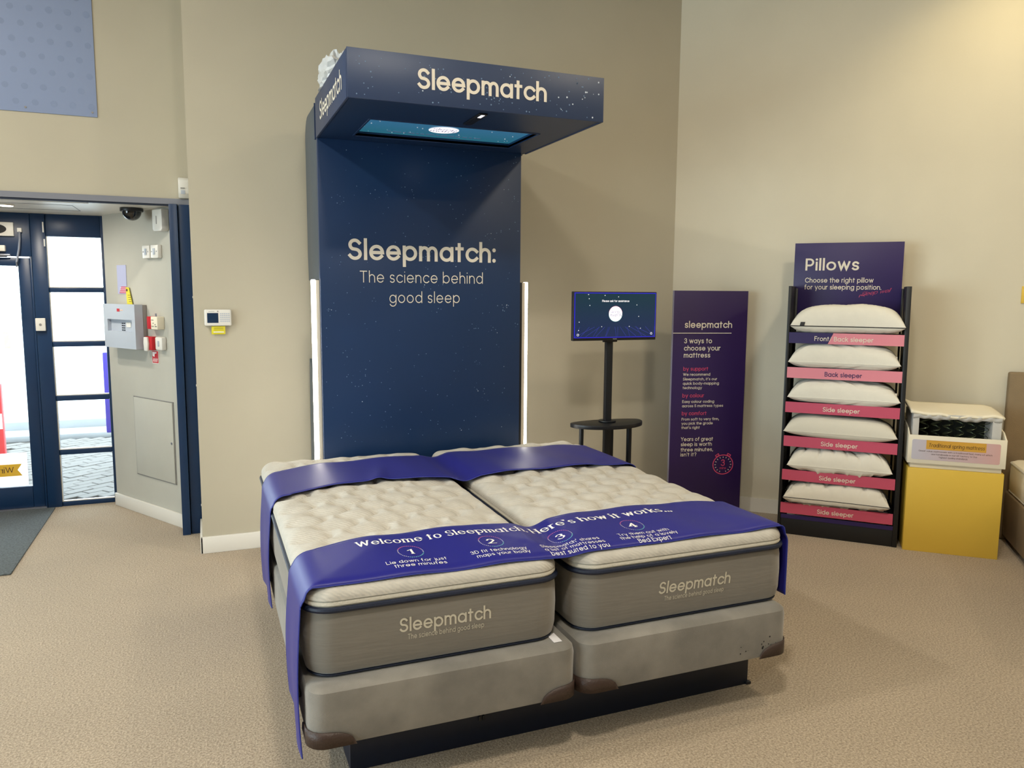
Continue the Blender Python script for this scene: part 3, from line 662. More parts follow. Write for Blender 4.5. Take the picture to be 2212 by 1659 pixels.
while x < lc[0]+.22:
    w_ = rnd.uniform(.010, .045); mb.box(x, x+w_, lc[1]+.125, lc[1]+.133, zz-.001, zz-.0005); x += w_+.010
mb.build('screen_caption', 'screen_lilac', scn)['kind'] = 'stuff'
mb = MB(); rnd = random.Random(5)
for k in range(26):
    x = rnd.uniform(sx0+.02, sx1-.02); y = rnd.uniform(sy0+.02, sy1-.02); r = rnd.uniform(.0015, .004)
    mb.add([(x+r*math.cos(-q*math.pi/4), y+r*math.sin(-q*math.pi/4), zz) for q in range(8)], [tuple(range(8))])
mb.build('screen_stars', 'screen_white', scn)['kind'] = 'stuff'
cam_ = box('sensor_slot', 'black_plastic', ds, dx(1.175), dx(1.215), dyy(3.34), dyy(3.57), CZ0-.008, CZ0, .002)
box('sensor_window', 'screen_white', cam_, dx(1.187), dx(1.203), dyy(3.345), dyy(3.40), CZ0-.0095, CZ0-.008)
box('canopy_top', 'panel_top', ds, CX0+.012, CX1-.012, CY0+.012, CY1, CZ1-.02, CZ1-.008)
ff = box('front_fascia', 'panel_top', ds, CX0+.0, CX1, CY0, CY0+.011, CZ0-.003, CZ1, .001)
sfl = MB().prism_x([(CY0+.014, CZ0-.003), (CY0+.014, CZ1-.004), (dyy(4.2), CZ1), (dyy(4.2), CZ0-.003)], CX0-.002, CX0+.009).build('side_fascia', 'panel_top', ds, .001)
sfr = MB().prism_x([(CY0+.014, CZ0-.003), (CY0+.014, CZ1-.004), (dyy(4.2), CZ1), (dyy(4.2), CZ0-.003)], CX1-.011, CX1).build('side_fascia', 'panel_top', ds, .001)
box('canopy_rear', 'panel_top', ds, CX0, CX1, CY1, CY1+.01, CZ0+.0, CZ1-.01)
# lettering
text('fascia_lettering', 'Sleepmatch', 'cream_print', ds, FR(CY0), dx(.877), 2.400, width=.597, size=.062, wt=.29, wy=.27, track=.14)
text('side_lettering', 'Sleepmatch', 'cream_print', ds, lambda u, v: (CX0-.0035, dyy(4.035)-u, v), 0, 2.392, width=.645, size=.065, wt=.22, track=.18)
FP = FR(dyy(4.2))
text('headline_lettering', 'Sleepmatch:', 'cream_print', ds, FP, dx(.735), 1.717, width=.842, size=.083, wt=.28, wy=.27, track=.17)
text('subline_lettering', 'The science behind', 'cream_print', ds, FP, dx(.797), 1.597, width=.703, size=.045, wt=.13, track=.28)
text('subline_lettering', 'good sleep', 'cream_print', ds, FP, dx(.957), 1.487, width=.404, size=.045, wt=.13, track=.28)
# printed stars
rnd = random.Random(11)
def stars(name, n, x0, x1, z0, z1, y, parent, bias=0, r0=.0012, r1=.0032):
    A, B = MB(), MB()
    cl = [(rnd.uniform(x0, x1), rnd.uniform(z0, z1)) for _ in range(n//9)]
    for k in range(n):
        if rnd.random() < .4 and cl: c = rnd.choice(cl); x = c[0]+rnd.gauss(0, .02); z = c[1]+rnd.gauss(0, .02)
        else: x, z = rnd.uniform(x0, x1), rnd.uniform(z0, z1)
        if not (x0 < x < x1 and z0 < z < z1): continue
        right = (x-x0)/(x1-x0); br = rnd.random() < .04+.5*max(0, right-.72)*bias
        r = rnd.uniform(r0, r1)*(1.15 if br else .95)
        (A if br else B).add([(x+r*math.cos(q*math.pi/4), y, z+r*math.sin(q*math.pi/4)) for q in range(8)], [tuple(range(8))])
    A.build(name, 'star', parent)['kind'] = 'stuff'; B.build(name, 'star_dim', parent)['kind'] = 'stuff'
stars('star_print', 330, PX0+.01, PX1-.01, .7, 2.33, dyy(4.2)-.0010, ds, 1)
stars('fascia_star_print', 120, CX0+.01, CX1-.01, CZ0+.008, CZ1-.008, CY0-.0010, ff, 3.0, .0015, .0038)
# plastic wrap lying on the canopy
bm = bmesh.new(); bmesh.ops.create_icosphere(bm, subdivisions=4, radius=1)
from mathutils import noise
for v_ in bm.verts:
    p = v_.co.copy(); n_ = noise.noise(p*1.6)*.45+noise.cell(p*2.2+Vector((3, 1, 7)))*.22+noise.noise(p*4)*.18
    q = p*(1+n_); v_.co = Vector((q.x*.065, q.y*.20, max(q.z*.085, -.055)))
me = bpy.data.meshes.new('plastic_wrap'); bm.to_mesh(me); bm.free(); me.materials.append(M['plastic_sheet'])
o = bpy.data.objects.new('plastic_wrap', me); COL.objects.link(o); o.location = (.645, 3.93, 2.585)
tag(o, 'crumpled clear white plastic wrap lying on the canopy of the display tower', 'plastic wrap')

# ------------------------------------------------------------------ try-out bed
def rr_ring(x0, x1, y0, y1, r, ins, nx_, ny_, nc=6):
    r2 = max(r-ins, .004); x0 += ins; x1 -= ins; y0 += ins; y1 -= ins; r2 = min(r2, (x1-x0)/2-1e-4, (y1-y0)/2-1e-4); r2 = max(r2, 1e-4)
    pts = []
    for k in range(nx_): pts.append((x0+r2+(x1-x0-2*r2)*k/nx_, y0))
    for k in range(nc): a = R_(-90+90*k/nc); pts.append((x1-r2+r2*math.cos(a), y0+r2+r2*math.sin(a)))
    for k in range(ny_): pts.append((x1, y0+r2+(y1-y0-2*r2)*k/ny_))
    for k in range(nc): a = R_(90*k/nc); pts.append((x1-r2+r2*math.cos(a), y1-r2+r2*math.sin(a)))
    for k in range(nx_): pts.append((x1-r2-(x1-x0-2*r2)*k/nx_, y1))
    for k in range(nc): a = R_(90+90*k/nc); pts.append((x0+r2+r2*math.cos(a), y1-r2+r2*math.sin(a)))
    for k in range(ny_): pts.append((x0, y1-r2-(y1-y0-2*r2)*k/ny_))
    for k in range(nc): a = R_(180+90*k/nc); pts.append((x0+r2+r2*math.cos(a), y0+r2+r2*math.sin(a)))
    return pts
def loft(name, rect, r, prof, m, parent, cap=True, nx_=8, ny_=16, nc=6, closed=False):
    v = []; f = []; n = 2*nx_+2*ny_+4*nc
    for ins, z in prof: v += [(x, y, z) for x, y in rr_ring(*rect, r, ins, nx_, ny_, nc)]
    k = len(prof)
    for i in range(k if closed else k-1):
        j = (i+1) % k
        for q in range(n): f.append((i*n+q, i*n+(q+1) % n, j*n+(q+1) % n, j*n+q))
    if cap and not closed: f.append(tuple(range(n-1, -1, -1))); f.append(tuple((k-1)*n+q for q in range(n)))
    mb = MB(); mb.add(v, f); return mb.build(name, m, parent, smooth=True)
def circ_prof(ins, z, r, n=8, sx=1): return [(ins-r*sx*math.cos(2*math.pi*k/n), z+r*math.sin(2*math.pi*k/n)) for k in range(n)]

RECTS = [(.25, 1.095, 2.25, 4.13), (1.15, 2.052, 2.25, 4.13)]
ZB, TT, RE = .628, .042, .055
def edge_d(x, y, rc, r=.09):
    cx, cy = (rc[0]+rc[1])/2, (rc[2]+rc[3])/2; hx, hy = (rc[1]-rc[0])/2-r, (rc[3]-rc[2])/2-r
    qx, qy = np.abs(x-cx)-hx, np.abs(y-cy)-hy
    return r-(np.hypot(np.maximum(qx, 0), np.maximum(qy, 0))+np.minimum(np.maximum(qx, qy), 0))
def smooth_top(x, y, rc):
    d = np.clip(edge_d(x, y, rc), 0, None)
    e = np.clip(d/RE, 0, 1); z = ZB+TT*np.sqrt(1-(1-e)**2)
    return z+.022*np.clip(d/.28, 0, 1)**.8
def stitches(rc, seed):
    rnd = random.Random(seed); A = []
    row = 0; y = rc[2]+.09
    while y < rc[3]-.05:
        x = rc[0]+.10+(.105 if row % 2 else 0)
        while x < rc[1]-.06:
            jx, jy = rnd.uniform(-.008, .008), rnd.uniform(-.008, .008); s_ = 1
            pts = [(-.065, .022), (-.045, .004), (-.015, -.008), (.018, -.006), (.042, .006), (.052, .024), (.048, .036)]
            A.append([(x+jx+p*1.2, y+jy+q*s_*1.15) for p, q in pts]); x += .205
        y += .100; row += 1
    return A
def quilt(x, y, arcs, rc):
    D = np.full(x.shape, 9.0)
    for a in arcs:
        ax = np.array(a); cx, cy = ax.mean(0); m = (np.abs(x-cx) < .15) & (np.abs(y-cy) < .11)
        if not m.any(): continue
        xs, ys = x[m], y[m]; best = D[m]
        for (p, q) in zip(ax[:-1], ax[1:]):
            d = q-p; t_ = np.clip(((xs-p[0])*d[0]+(ys-p[1])*d[1])/(d@d), 0, 1); best = np.minimum(best, np.hypot(xs-p[0]-t_*d[0], ys-p[1]-t_*d[1]))
        D[m] = best
    h = -.018*np.exp(-(D/.0095)**1.4)-.013*np.exp(-(D/.034)**2)
    h += .004*(np.sin((x*1.0+y*.2)*2*math.pi/.21)*np.sin(y*2*math.pi/.176)-1)
    return h*np.clip(edge_d(x, y, rc)/.05, 0, 1)
def bed(i):
    rc = RECTS[i]; nm = 'left' if i == 0 else 'right'
    # --- box spring
    bs = thing('box_spring', ('grey suede box spring base under the %s mattress, ' % nm)+('with scuffed blank front' if i == 0 else 'with dark scuffs near its outer corner'), 'divan base', ((.245+1.128)/2 if i == 0 else (1.14+2.0)/2, 3.15, .2))
    X0, X1 = (.245, 1.128) if i == 0 else (1.14, 2.018)
    c = bs.location; br = (X0-c.x, X1-c.x, 2.19-c.y, 4.12-c.y)
    loft('base_body', br, .055, [(.02, 0), (.004, .004), (0, .02), (.001, .09), (0, .15), (.004, .170), (.016, .180), (.05, .183)], 'grey_velvet', bs)
    for qx, qy in ((0, 0), (1, 0)):
        # corner guard wrapped round the rounded corner
        v = []; f = []; n = 20; Ls = .085; r = .055; xc = br[0]+r if qx == 0 else br[1]-r; yc = br[2]+r
        arc_l = r*math.pi/2; tot = arc_l+2*Ls
        for k in range(n+1):
            s_ = -tot/2+tot*k/n
            if abs(s_) <= arc_l/2: a = s_/r; ex = (0, 0)
            else: a = math.copysign(math.pi/4, s_); ex = abs(s_)-arc_l/2
            base_a = R_(225 if qx == 0 else 315); aa = base_a+a; off = .0022
            px, py = xc+(r+off)*math.cos(aa), yc+(r+off)*math.sin(aa)
            if ex != (0, 0): tx, ty = -math.sin(aa)*math.copysign(1, a), math.cos(aa)*math.copysign(1, a); px += tx*ex; py += ty*ex
            hgt = .052*math.sqrt(max(0, 1-(abs(s_)/(tot/2))**2.6))
            v += [(px, py, .001), (px, py, .001+hgt)]
        for k in range(n): f.append((2*k, 2*k+2, 2*k+3, 2*k+1))
        o = obj('corner_guard', v, f, 'guard', bs, True); md = o.modifiers.new('s', 'SOLIDIFY'); md.thickness = .003; md.offset = 1
    if i == 0:
        for yy in (2.36, 3.4):
            h = box('side_handle', 'black_plastic', bs, br[0]-.012, br[0]-.001, yy-c.y, yy+.09-c.y, .085, .10, .003)
    else:
        rnd = random.Random(4); mb = MB()
        for k in range(26):
            x = br[1]-.05-abs(rnd.gauss(0, .07)); z = .025+abs(rnd.gauss(0, .022)); r = rnd.uniform(.001, .004)
            mb.add([(x+r*rnd.uniform(.6, 1.3)*math.cos(q*math.pi/3), br[2]-.0012, z+r*math.sin(q*math.pi/3)) for q in range(6)], [tuple(range(6))])
        mb.build('scuff_marks', 'black_piping', bs)['kind'] = 'stuff'
    # --- mattress
    mt = thing('mattress', 'cream quilted pillow-top mattress with grey border, %s one of the pair' % nm, 'mattress', ((rc[0]+rc[1])/2, 3.19, .384))
    c = mt.location; rl = (rc[0]-c.x, rc[1]-c.x, rc[2]-c.y, rc[3]-c.y); Z = lambda z: z-c.z
    loft('border', rl, .09, [(.05, Z(.386)), (.020, Z(.388)), (.006, Z(.400)), (-.001, Z(.43)), (-.003, Z(.50)), (-.001, Z(.56)), (.003, Z(.592)), (.012, Z(.600))], 'border_fabric', mt, nc=8)
    loft('lower_piping', rl, .09, circ_prof(.012, Z(.3905), .004), 'navy_piping', mt, closed=True, nc=8)
    loft('upper_piping', rl, .09, circ_prof(-.001, Z(.600), .0095), 'navy_piping', mt, closed=True, nc=8)
    loft('gusset', rl, .09, [(.02, Z(.604)), (.004, Z(.606)), (-.001, Z(.614)), (.0, Z(.622)), (.006, Z(.629)), (.02, Z(.630))], 'cream_roll', mt, nc=8)
    # quilted pillow top: a grid mapped onto the rounded rectangle
    def axis(a, b, st):
        e_ = [0, .0012, .004, .008, .014, .021, .030]; m_ = np.linspace(.040, b-a-.040, int((b-a-.08)/st)+1)
        return np.concatenate([a+np.array(e_), a+m_, b-np.array(e_[::-1])])
    gx, gy = np.meshgrid(axis(rc[0], rc[1], .0072), axis(rc[2], rc[3], .0072), indexing='ij')
    rr_ = .09; cxx = np.clip(gx, rc[0]+rr_, rc[1]-rr_); cyy = np.clip(gy, rc[2]+rr_, rc[3]-rr_); a_ = (gx-cxx)/rr_; b__ = (gy-cyy)/rr_
    gx = cxx+a_*np.sqrt(1-b__**2/2)*rr_; gy = cyy+b__*np.sqrt(1-a_**2/2)*rr_
    arcs = stitches(rc, 7+i)
    gz = smooth_top(gx, gy, rc)+quilt(gx, gy, arcs, rc)
    NX_, NY_ = gx.shape; V = np.stack([gx-c.x, gy-c.y, gz-c.z], -1).reshape(-1, 3); F_ = [(p*NY_+q, (p+1)*NY_+q, (p+1)*NY_+q+1, p*NY_+q+1) for p in range(NX_-1) for q in range(NY_-1)]
    obj('pillow_top', V.tolist(), F_, 'cream_knit', mt, True)
    # lettering
    fn = FR(rc[2]-c.y-.003, .0005)
    if i == 0:
        text('border_lettering', 'Sleepmatch', 'bord_text', mt, fn, .532-c.x, Z(.499), width=.302, size=.033, wt=.24, track=.18)
        text('border_strapline', 'The science behind good sleep', 'bord_text', mt, fn, .558-c.x, Z(.473), width=.252, size=.0125, wt=.17, track=.3)
    else:
        text('border_lettering', 'Sleepmatch', 'bord_text', mt, fn, 1.468-c.x, Z(.488), width=.308, size=.032, wt=.24, track=.18, slant=.12)
        text('border_strapline', 'The science behind good sleep', 'bord_text', mt, fn, 1.492-c.x, Z(.461), width=.256, size=.012, wt=.17, track=.3, slant=.15)
bed(0); bed(1)
tag(box('care_card', 'paper_white', None, 1.055, 1.085, 2.232, 2.30, .3838, .3848), 'small cream card poking out between the left mattress and its base', 'card')
pl = thing('bed_plinth', 'low navy plinth under both box springs', 'plinth', (1.18, 3.2, 0))
box('front_board', 'base_navy', pl, .392-1.18, 1.972-1.18, 2.36-3.2, 2.378-3.2, .0, .199, .002)
box('side_board', 'base_navy', pl, .392-1.18, .41-1.18, 2.379-3.2, 4.0-3.2, 0, .199, .002)
box('side_board', 'base_navy', pl, 1.954-1.18, 1.972-1.18, 2.379-3.2, 4.0-3.2, 0, .199, .002)
box('rear_board', 'base_navy', pl, .411-1.18, 1.953-1.18, 3.98-3.2, 4.0-3.2, 0, .199, .002)
box('foot_glide', 'black_plastic', pl, 1.962-1.18, 1.985-1.18, 2.352-3.2, 2.37-3.2, 0, .012, .003)
for xx in (.83, .845): box('cable_clip', 'black_plastic', pl, xx-1.18, xx+.008-1.18, 2.352-3.2, 2.36-3.2, .085, .103, .002)

# --- runners draped over the two mattresses
def cloth_z(x, y):
    """cloth height over the beds"""
    dyy_ = min(y-RECTS[0][2], RECTS[0][3]-y)
    def hh(d): e = min(max(d/RE, 0), 1); return ZB+TT*math.sqrt(1-(1-e)**2)+.022*min(max(d/.28, 0), 1)**.8
    a = hh(min(dyy_, x-RECTS[0][0], RECTS[0][1]+.10-x)); b = hh(min(dyy_, RECTS[1][1]-x, x-RECTS[1][0]+.10))
    if x < 1.04: z = a
    elif x > 1.205: z = b
    else:
        t_ = (x-1.04)/.165; t2 = t_*t_*(3-2*t_); z = a*(1-t2)+b*t2-(.004+.011*min(1, dyy_/.15))*math.sin(math.pi*t_)**2
    return z+.0045+.0022*math.sin(x*17+y*5)
def runner(name, label, cat, near, far, lb, rb, ripple):
    """near/far: functions x -> y of the two long edges; lb/rb: hem heights (near, far) of the hanging ends"""
    root = thing(name, label, cat, (1.14, (near(1.1)+far(1.1))/2, .69)); c = root.location
    nt_ = 25; XL, XR = .243, 2.058
    cols = []
    for j in range(nt_):
        t_ = j/(nt_-1); pth = []
        zl = lb[0]+(lb[1]-lb[0])*t_; zr = rb[0]+(rb[1]-rb[0])*t_
        # hanging left
        for k in range(22):
            q = k/22; z = zl+(.596-zl)*q; sway = -.006-.012*math.sin(math.pi*(1-q)*.9)-.006*math.sin(t_*7)*(1-q)
            pth.append((XL+sway, near(XL)+(far(XL)-near(XL))*t_, z))
        yL = near(XL)+(far(XL)-near(XL))*t_; yR = near(XR)+(far(XR)-near(XR))*t_
        zt_ = cloth_z(XL+.090, yL)+ripple(XL+.09, t_)
        for k in range(12):
            a = math.pi/2*k/12; xx = XL-.006+.096*(1-math.cos(a)); zz_ = .600+(zt_-.600)*math.sin(a); pth.append((xx, yL, max(zz_, cloth_z(xx, yL)+.001) if xx > XL+.012 else zz_))
        for x in np.linspace(XL+.09, XR-.09, 132):
            y = near(x)+(far(x)-near(x))*t_
            pth.append((x, y, max(cloth_z(x, y)+ripple(x, t_), .637)))
        zt_ = pth[-1][2]
        for k in range(12):
            a = math.pi/2*(1-(k+1)/12); xx = XR+.002-.092*(1-math.cos(a)); zz_ = .600+(zt_-.600)*math.sin(a); pth.append((xx, yR, max(zz_, cloth_z(xx, yR)+.001) if xx < XR-.012 else zz_))
        for k in range(14):
            q = (k+1)/14; z = .598+(zr-.598)*q
            pth.append((XR+.002, near(XR)+(far(XR)-near(XR))*t_, z))
        cols.append(pth)
    n = len(cols[0]); v = [(p[0]-c.x, p[1]-c.y, p[2]-c.z) for col in cols for p in col]; f = []
    for j in range(nt_-1):
        for k in range(n-1): f.append((j*n+k, (j+1)*n+k, (j+1)*n+k+1, j*n+k+1))
    o = obj('cloth', v, f, 'runner', root, True); md = o.modifiers.new('s', 'SOLIDIFY'); md.thickness = .0022; md.offset = 0
    for col in (cols[0], cols[-1]):
        MB().tube([(p[0]-c.x, p[1]-c.y, p[2]-c.z) for p in col], .0021, 6).build('edge_piping', 'runner_edge', root, smooth=True)
    MB().tube([(cc[0][0]-c.x, cc[0][1]-c.y, cc[0][2]-c.z) for cc in cols], .0021, 6).build('hem', 'runner_edge', root, smooth=True)
    return root
def lerp(tab):
    xs, ys = zip(*tab); return lambda x: float(np.interp(x, xs, ys))
fr_near = lerp([(.2, 2.272), (1.0, 2.270), (1.12, 2.270), (1.25, 2.272), (2.1, 2.272)]); fr_far = lerp([(.2, 2.58), (.5, 2.615), (.95, 2.62), (1.1, 2.60), (1.3, 2.63), (1.7, 2.625), (2.1, 2.60)])
foot = runner('foot_runner', 'royal blue satin runner with white welcome lettering across the foot of the bed', 'bed runner', fr_near, fr_far, (.135, .20), (.392, .392),
              lambda x, t_: .0015*math.sin(x*23+t_*3))
hr_near = lerp([(.2, 3.33), (.5, 3.40), (.75, 3.42), (1.1, 3.38), (2.1, 3.37)]); hr_far = lerp([(.2, 3.80), (1.1, 3.92), (2.1, 3.87)])
head = runner('head_runner', 'plain royal blue satin runner with a crease, across the head of the bed', 'bed runner', hr_near, hr_far, (.19, .15), (.40, .40),
              lambda x, t_: .0015*math.sin(x*19+t_*4)+.012*math.exp(-((x-.72-.10*t_)/.035)**2)*math.exp(-(t_/.45)**2))
fc = foot.location
def RF(u, v): return (u-fc.x, v-fc.y, cloth_z(u, v)+.0015*math.sin(u*23+(v-2.27)/.35*3)+.0019-fc.z)
text('welcome_lettering', 'Welcome to Sleepmatch. ', 'white_print', foot, RF, .455, 2.513, width=.635, size=.038, wt=.30, wy=.10, track=.22, serif=True)
text('welcome_lettering', "Here's how it works...", 'white_print', foot, RF, 1.095, 2.513, width=.60, size=.038, wt=.30, wy=.10, track=.22, serif=True)
steps = [(.615, '1', ['Lie down for just', 'three minutes'], (.200, .172)), (.900, '2', ['3D fit technology', 'maps your body'], (.200, .190)),
         (1.165, '3', ['Sleepmatch* shares', 'a list of mattresses', 'best suited to you'], (.225, .230, .222)), (1.462, '4', ['Try them out with', 'the help of a lovely', 'Bed Expert'], (.21, .235, .135))]
for xc, nmb, lines, ws in steps:
    yc = 2.428
    text('step_number', nmb, 'white_print', foot, RF, xc, yc-.022, size=.030, wt=.30, wy=.12, serif=True, align='c')
    for q, mm in enumerate(('pink_dot', 'lilac_dot', 'cyan_dot')):
        mb = MB()
        for k in range(40):
            a = 2*math.pi*k/40; sel = 0 if math.sin(a) > .45 else (2 if math.sin(a) < -.2 and math.cos(a) > -.4 else 1)
            if sel != q: continue
            px, py = xc+.042*math.cos(a), yc+.050*math.sin(a); r = .0022
            mb.add([RF(px+r*math.cos(s_*math.pi/3), py+r*math.sin(s_*math.pi/3)) for s_ in range(6)], [tuple(range(6))])
        mb.build('step_ring', mm, foot)['kind'] = 'stuff'
    for k, (s_, w_) in enumerate(zip(lines, ws)):
        text('step_caption', s_, 'white_print', foot, RF, xc+.006*k, 2.338-.030*k, width=w_, size=.0165, wt=.17, align='c', track=.26)

# ------------------------------------------------------------------ monitor stand with half-round table
MY = 4.15
ms = thing('monitor_stand', 'black monitor on a slim stand with a half-round shelf beside the bed', 'monitor stand', (2.33, MY+.06, 0)); c = ms.location
X = lambda x: x-c.x
Yl = lambda y: y-c.y
mon = box('monitor', 'black_plastic', ms, X(2.057), X(2.633), Yl(MY), Yl(MY+.03), 1.262, 1.558, .003)
box('screen_border', 'screen_blue', mon, X(2.063), X(2.627), Yl(MY-.0012), Yl(MY), 1.279, 1.552)
box('screen', 'screen', mon, X(2.068), X(2.622), Yl(MY-.0024), Yl(MY-.0012), 1.284, 1.547)
FM = FR(Yl(MY-.0024), .001)
scx, scz = X(2.342), 1.424
cm = X(2.342)
MB().add([(scx+.046*math.cos(k*math.pi/20), Yl(MY-.0034), scz+.046*math.sin(k*math.pi/20)) for k in range(40)], [tuple(range(40))]).build('logo_disc', 'screen_white', mon)
for q, mm in enumerate(('pink_dot', 'cyan_dot')):
    v, f = stroke_mesh(arc(0, 0, .0475, .0475, 10+180*q, 170+180*q), False, .002, .002, False)
    MB().add([(scx+a, Yl(MY-.0036), scz+b) for a, b in v], f).build('logo_rim', mm, mon)
text('logo_lettering', 'Sleep', 'screen_lilac', mon, FR(Yl(MY-.0036)), scx-.006, scz+.004, size=.013, wt=.2, wy=.08, serif=True, align='c')
text('logo_lettering', 'match', 'screen_lilac', mon, FR(Yl(MY-.0036)), scx+.003, scz-.016, size=.013, wt=.2, wy=.08, serif=True, align='c')
text('screen_caption', 'Please ask for assistance', 'screen_white', mon, FM, cm, 1.496, width=.188, size=.009, wt=.22, align='c')
gm = MB()
for k in range(9):
    for (a, b) in (((2.07+k*.07, 1.287), (2.20+k*.035, 1.345)), ((2.10+k*.065, 1.345), (2.02+k*.085, 1.287))):
        a = (min(max(a[0], 2.07), 2.62), a[1]); b = (min(max(b[0], 2.07), 2.62), b[1])
        v, f = stroke_mesh([a, b], False, .0012, .0012, False); gm.add([(X(p), Yl(MY-.0030), q) for p, q in v], f)
gm.build('screen_grid', 'screen_line', mon)
sm = MB()
for (a, b) in ((2.155, 1.54), (2.16, 1.515), (2.165, 1.475), (2.267, 1.535), (2.36, 1.527), (2.095, 1.375), (2.248, 1.347), (2.44, 1.347), (2.505, 1.408), (2.52, 1.335), (2.092, 1.325), (2.49, 1.478)):
    sm.add([(X(a)+.0025*math.cos(k*math.pi/4), Yl(MY-.0031), b+.0025*math.sin(k*math.pi/4)) for k in range(8)], [tuple(range(8))])
for (a, b) in ((2.088, 1.298), (2.598, 1.302)):
    v, f = stroke_mesh(arc(0, 0, .006, .006, 0, 330), True, .002, .002); sm.add([(X(a)+p, Yl(MY-.0031), b+q) for p, q in v], f)
sm.build('screen_icons', 'screen_white', mon)
text('maker_name', 'PHILIPS', 'grey_plastic', mon, FR(Yl(MY)), cm, 1.268, size=.0045, wt=.24, align='c')
box('pole', 'black_metal', ms, X(2.306), X(2.352), Yl(MY+.035), Yl(MY+.065), .012, 1.34, .004)
box('mount_bracket', 'black_metal', ms, X(2.28), X(2.378), Yl(MY+.0305), Yl(MY+.045), 1.25, 1.40, .003)
MB().cyl((X(2.329), Yl(MY+.05), .752), .055, .008, 'z', 24).build('pole_flange', 'black_metal', ms, .002)
tp = [(X(2.33)+.245*math.cos(R_(a)), Yl(MY+.07)+(.17 if a > 180 else .07)*math.sin(R_(a))) for a in range(0, 360, 6)]
MB().prism(tp, .725, .75).build('shelf_top', 'black_plastic', ms, .003)
for lx, ly, r in ((2.135, MY+.02, .014), (2.40, MY+.12, .014), (2.495, MY+.06, .017)):
    MB().cyl((X(lx), Yl(ly), .012), r, .713, 'z', 16).build('leg', 'black_metal', ms, smooth=True)
MB().prism([(X(2.33)+.26*math.cos(R_(a)), Yl(MY+.07)+(.19 if a > 180 else .10)*math.sin(R_(a))) for a in range(0, 360, 6)], 0, .012).build('base_plate', 'black_metal', ms, .003)

# ------------------------------------------------------------------ purple info board
ib = thing('info_board', 'tall dark purple standing board listing three ways to choose a mattress', 'sign', (3.484, 4.33, 0), -14)
box('board', 'sign_purple', ib, -.533, -.006, -.0, .016, 0, 1.57, .001)
box('board_edge', 'sign_edge', ib, -.538, -.533, 0, .016, 0, 1.57)
box('rear_foot', 'sign_edge', ib, -.30, -.26, .017, .10, 0, .25, .002)
FB = FR(0, .0015)
def bt(s_, z, w_, size, m='cream_print', wt=.22, x=-.453, **k): text('board_lettering', s_, m, ib, FB, x, z, width=w_, size=size, wt=wt, **k)
bt('sleepmatch', 1.318, .338, .034, wt=.25)
box('divider_line', 'cream_print', ib, -.533, -.117, -.0025, 0, 1.280, 1.2845)
for s_, z, w_ in (('3 ways to', 1.213, .198), ('choose your', 1.163, .260), ('mattress', 1.115, .189)): bt(s_, z, w_, .0255, wt=.24)
for s_, z, w_ in (('by support', 1.025, .178), ('by colour', .840, .155), ('by comfort', .716, .178)): bt(s_, z, w_, .0195, 'pink_print')
for s_, z, w_ in (('We recommend', .990, .194), ("Sleepmatch, it's our", .958, .245), ('quick body-mapping', .928, .260), ('technology', .898, .138),
                  ('Easy colour coding', .802, .230), ('across 5 mattress types', .772, .296), ('From soft to very firm,', .679, .270), ('you pick the grade', .650, .226), ("that's right", .620, .132)):
    bt(s_, z, w_, .0138)
for s_, z, w_ in (('Years of great', .535, .232), ('sleep is worth', .499, .225), ('three minutes,', .461, .235), ("isn't it?", .427, .115)): bt(s_, z, w_, .0195)
kx, kz = -.141, .363
mb = MB(); v, f = stroke_mesh(arc(kx, kz, .073, .068, 0, 352, 8), True, .006, .006); mb.add([(a, -.0016, b) for a, b in v], f)
for ang_ in (122, 60):
    px, pz = kx+.083*math.cos(R_(ang_)), kz+.079*math.sin(R_(ang_)); tx, tz = -math.sin(R_(ang_)), math.cos(R_(ang_)); rx, rz = math.cos(R_(ang_)), math.sin(R_(ang_))
    v, f = stroke_mesh([(px+tx*.012-rx*.007, pz+tz*.012-rz*.007), (px+tx*.012+rx*.005, pz+tz*.012+rz*.005), (px-tx*.012+rx*.005, pz-tz*.012+rz*.005), (px-tx*.012-rx*.007, pz-tz*.012-rz*.007)], True, .005, .005)
    mb.add([(a, -.0016, b) for a, b in v], f)
mb.build('stopwatch_outline', 'pink_print', ib)
mb = MB()
for k in range(16):
    if k == 12: continue
    a = 2*math.pi*k/16; v, f = stroke_mesh([(kx+.052*math.cos(a), kz+.048*math.sin(a)), (kx+.062*math.cos(a), kz+.057*math.sin(a))], False, .004, .004, False); mb.add([(p, -.0016, q) for p, q in v], f)
mb.build('stopwatch_ticks', 'cream_print', ib)
text('stopwatch_number', '3', 'pink_print', ib, FB, kx, kz-.010, size=.034, wt=.2, align='c'); text('stopwatch_unit', 'mins', 'pink_print', ib, FB, kx, kz-.033, size=.013, wt=.18, align='c')

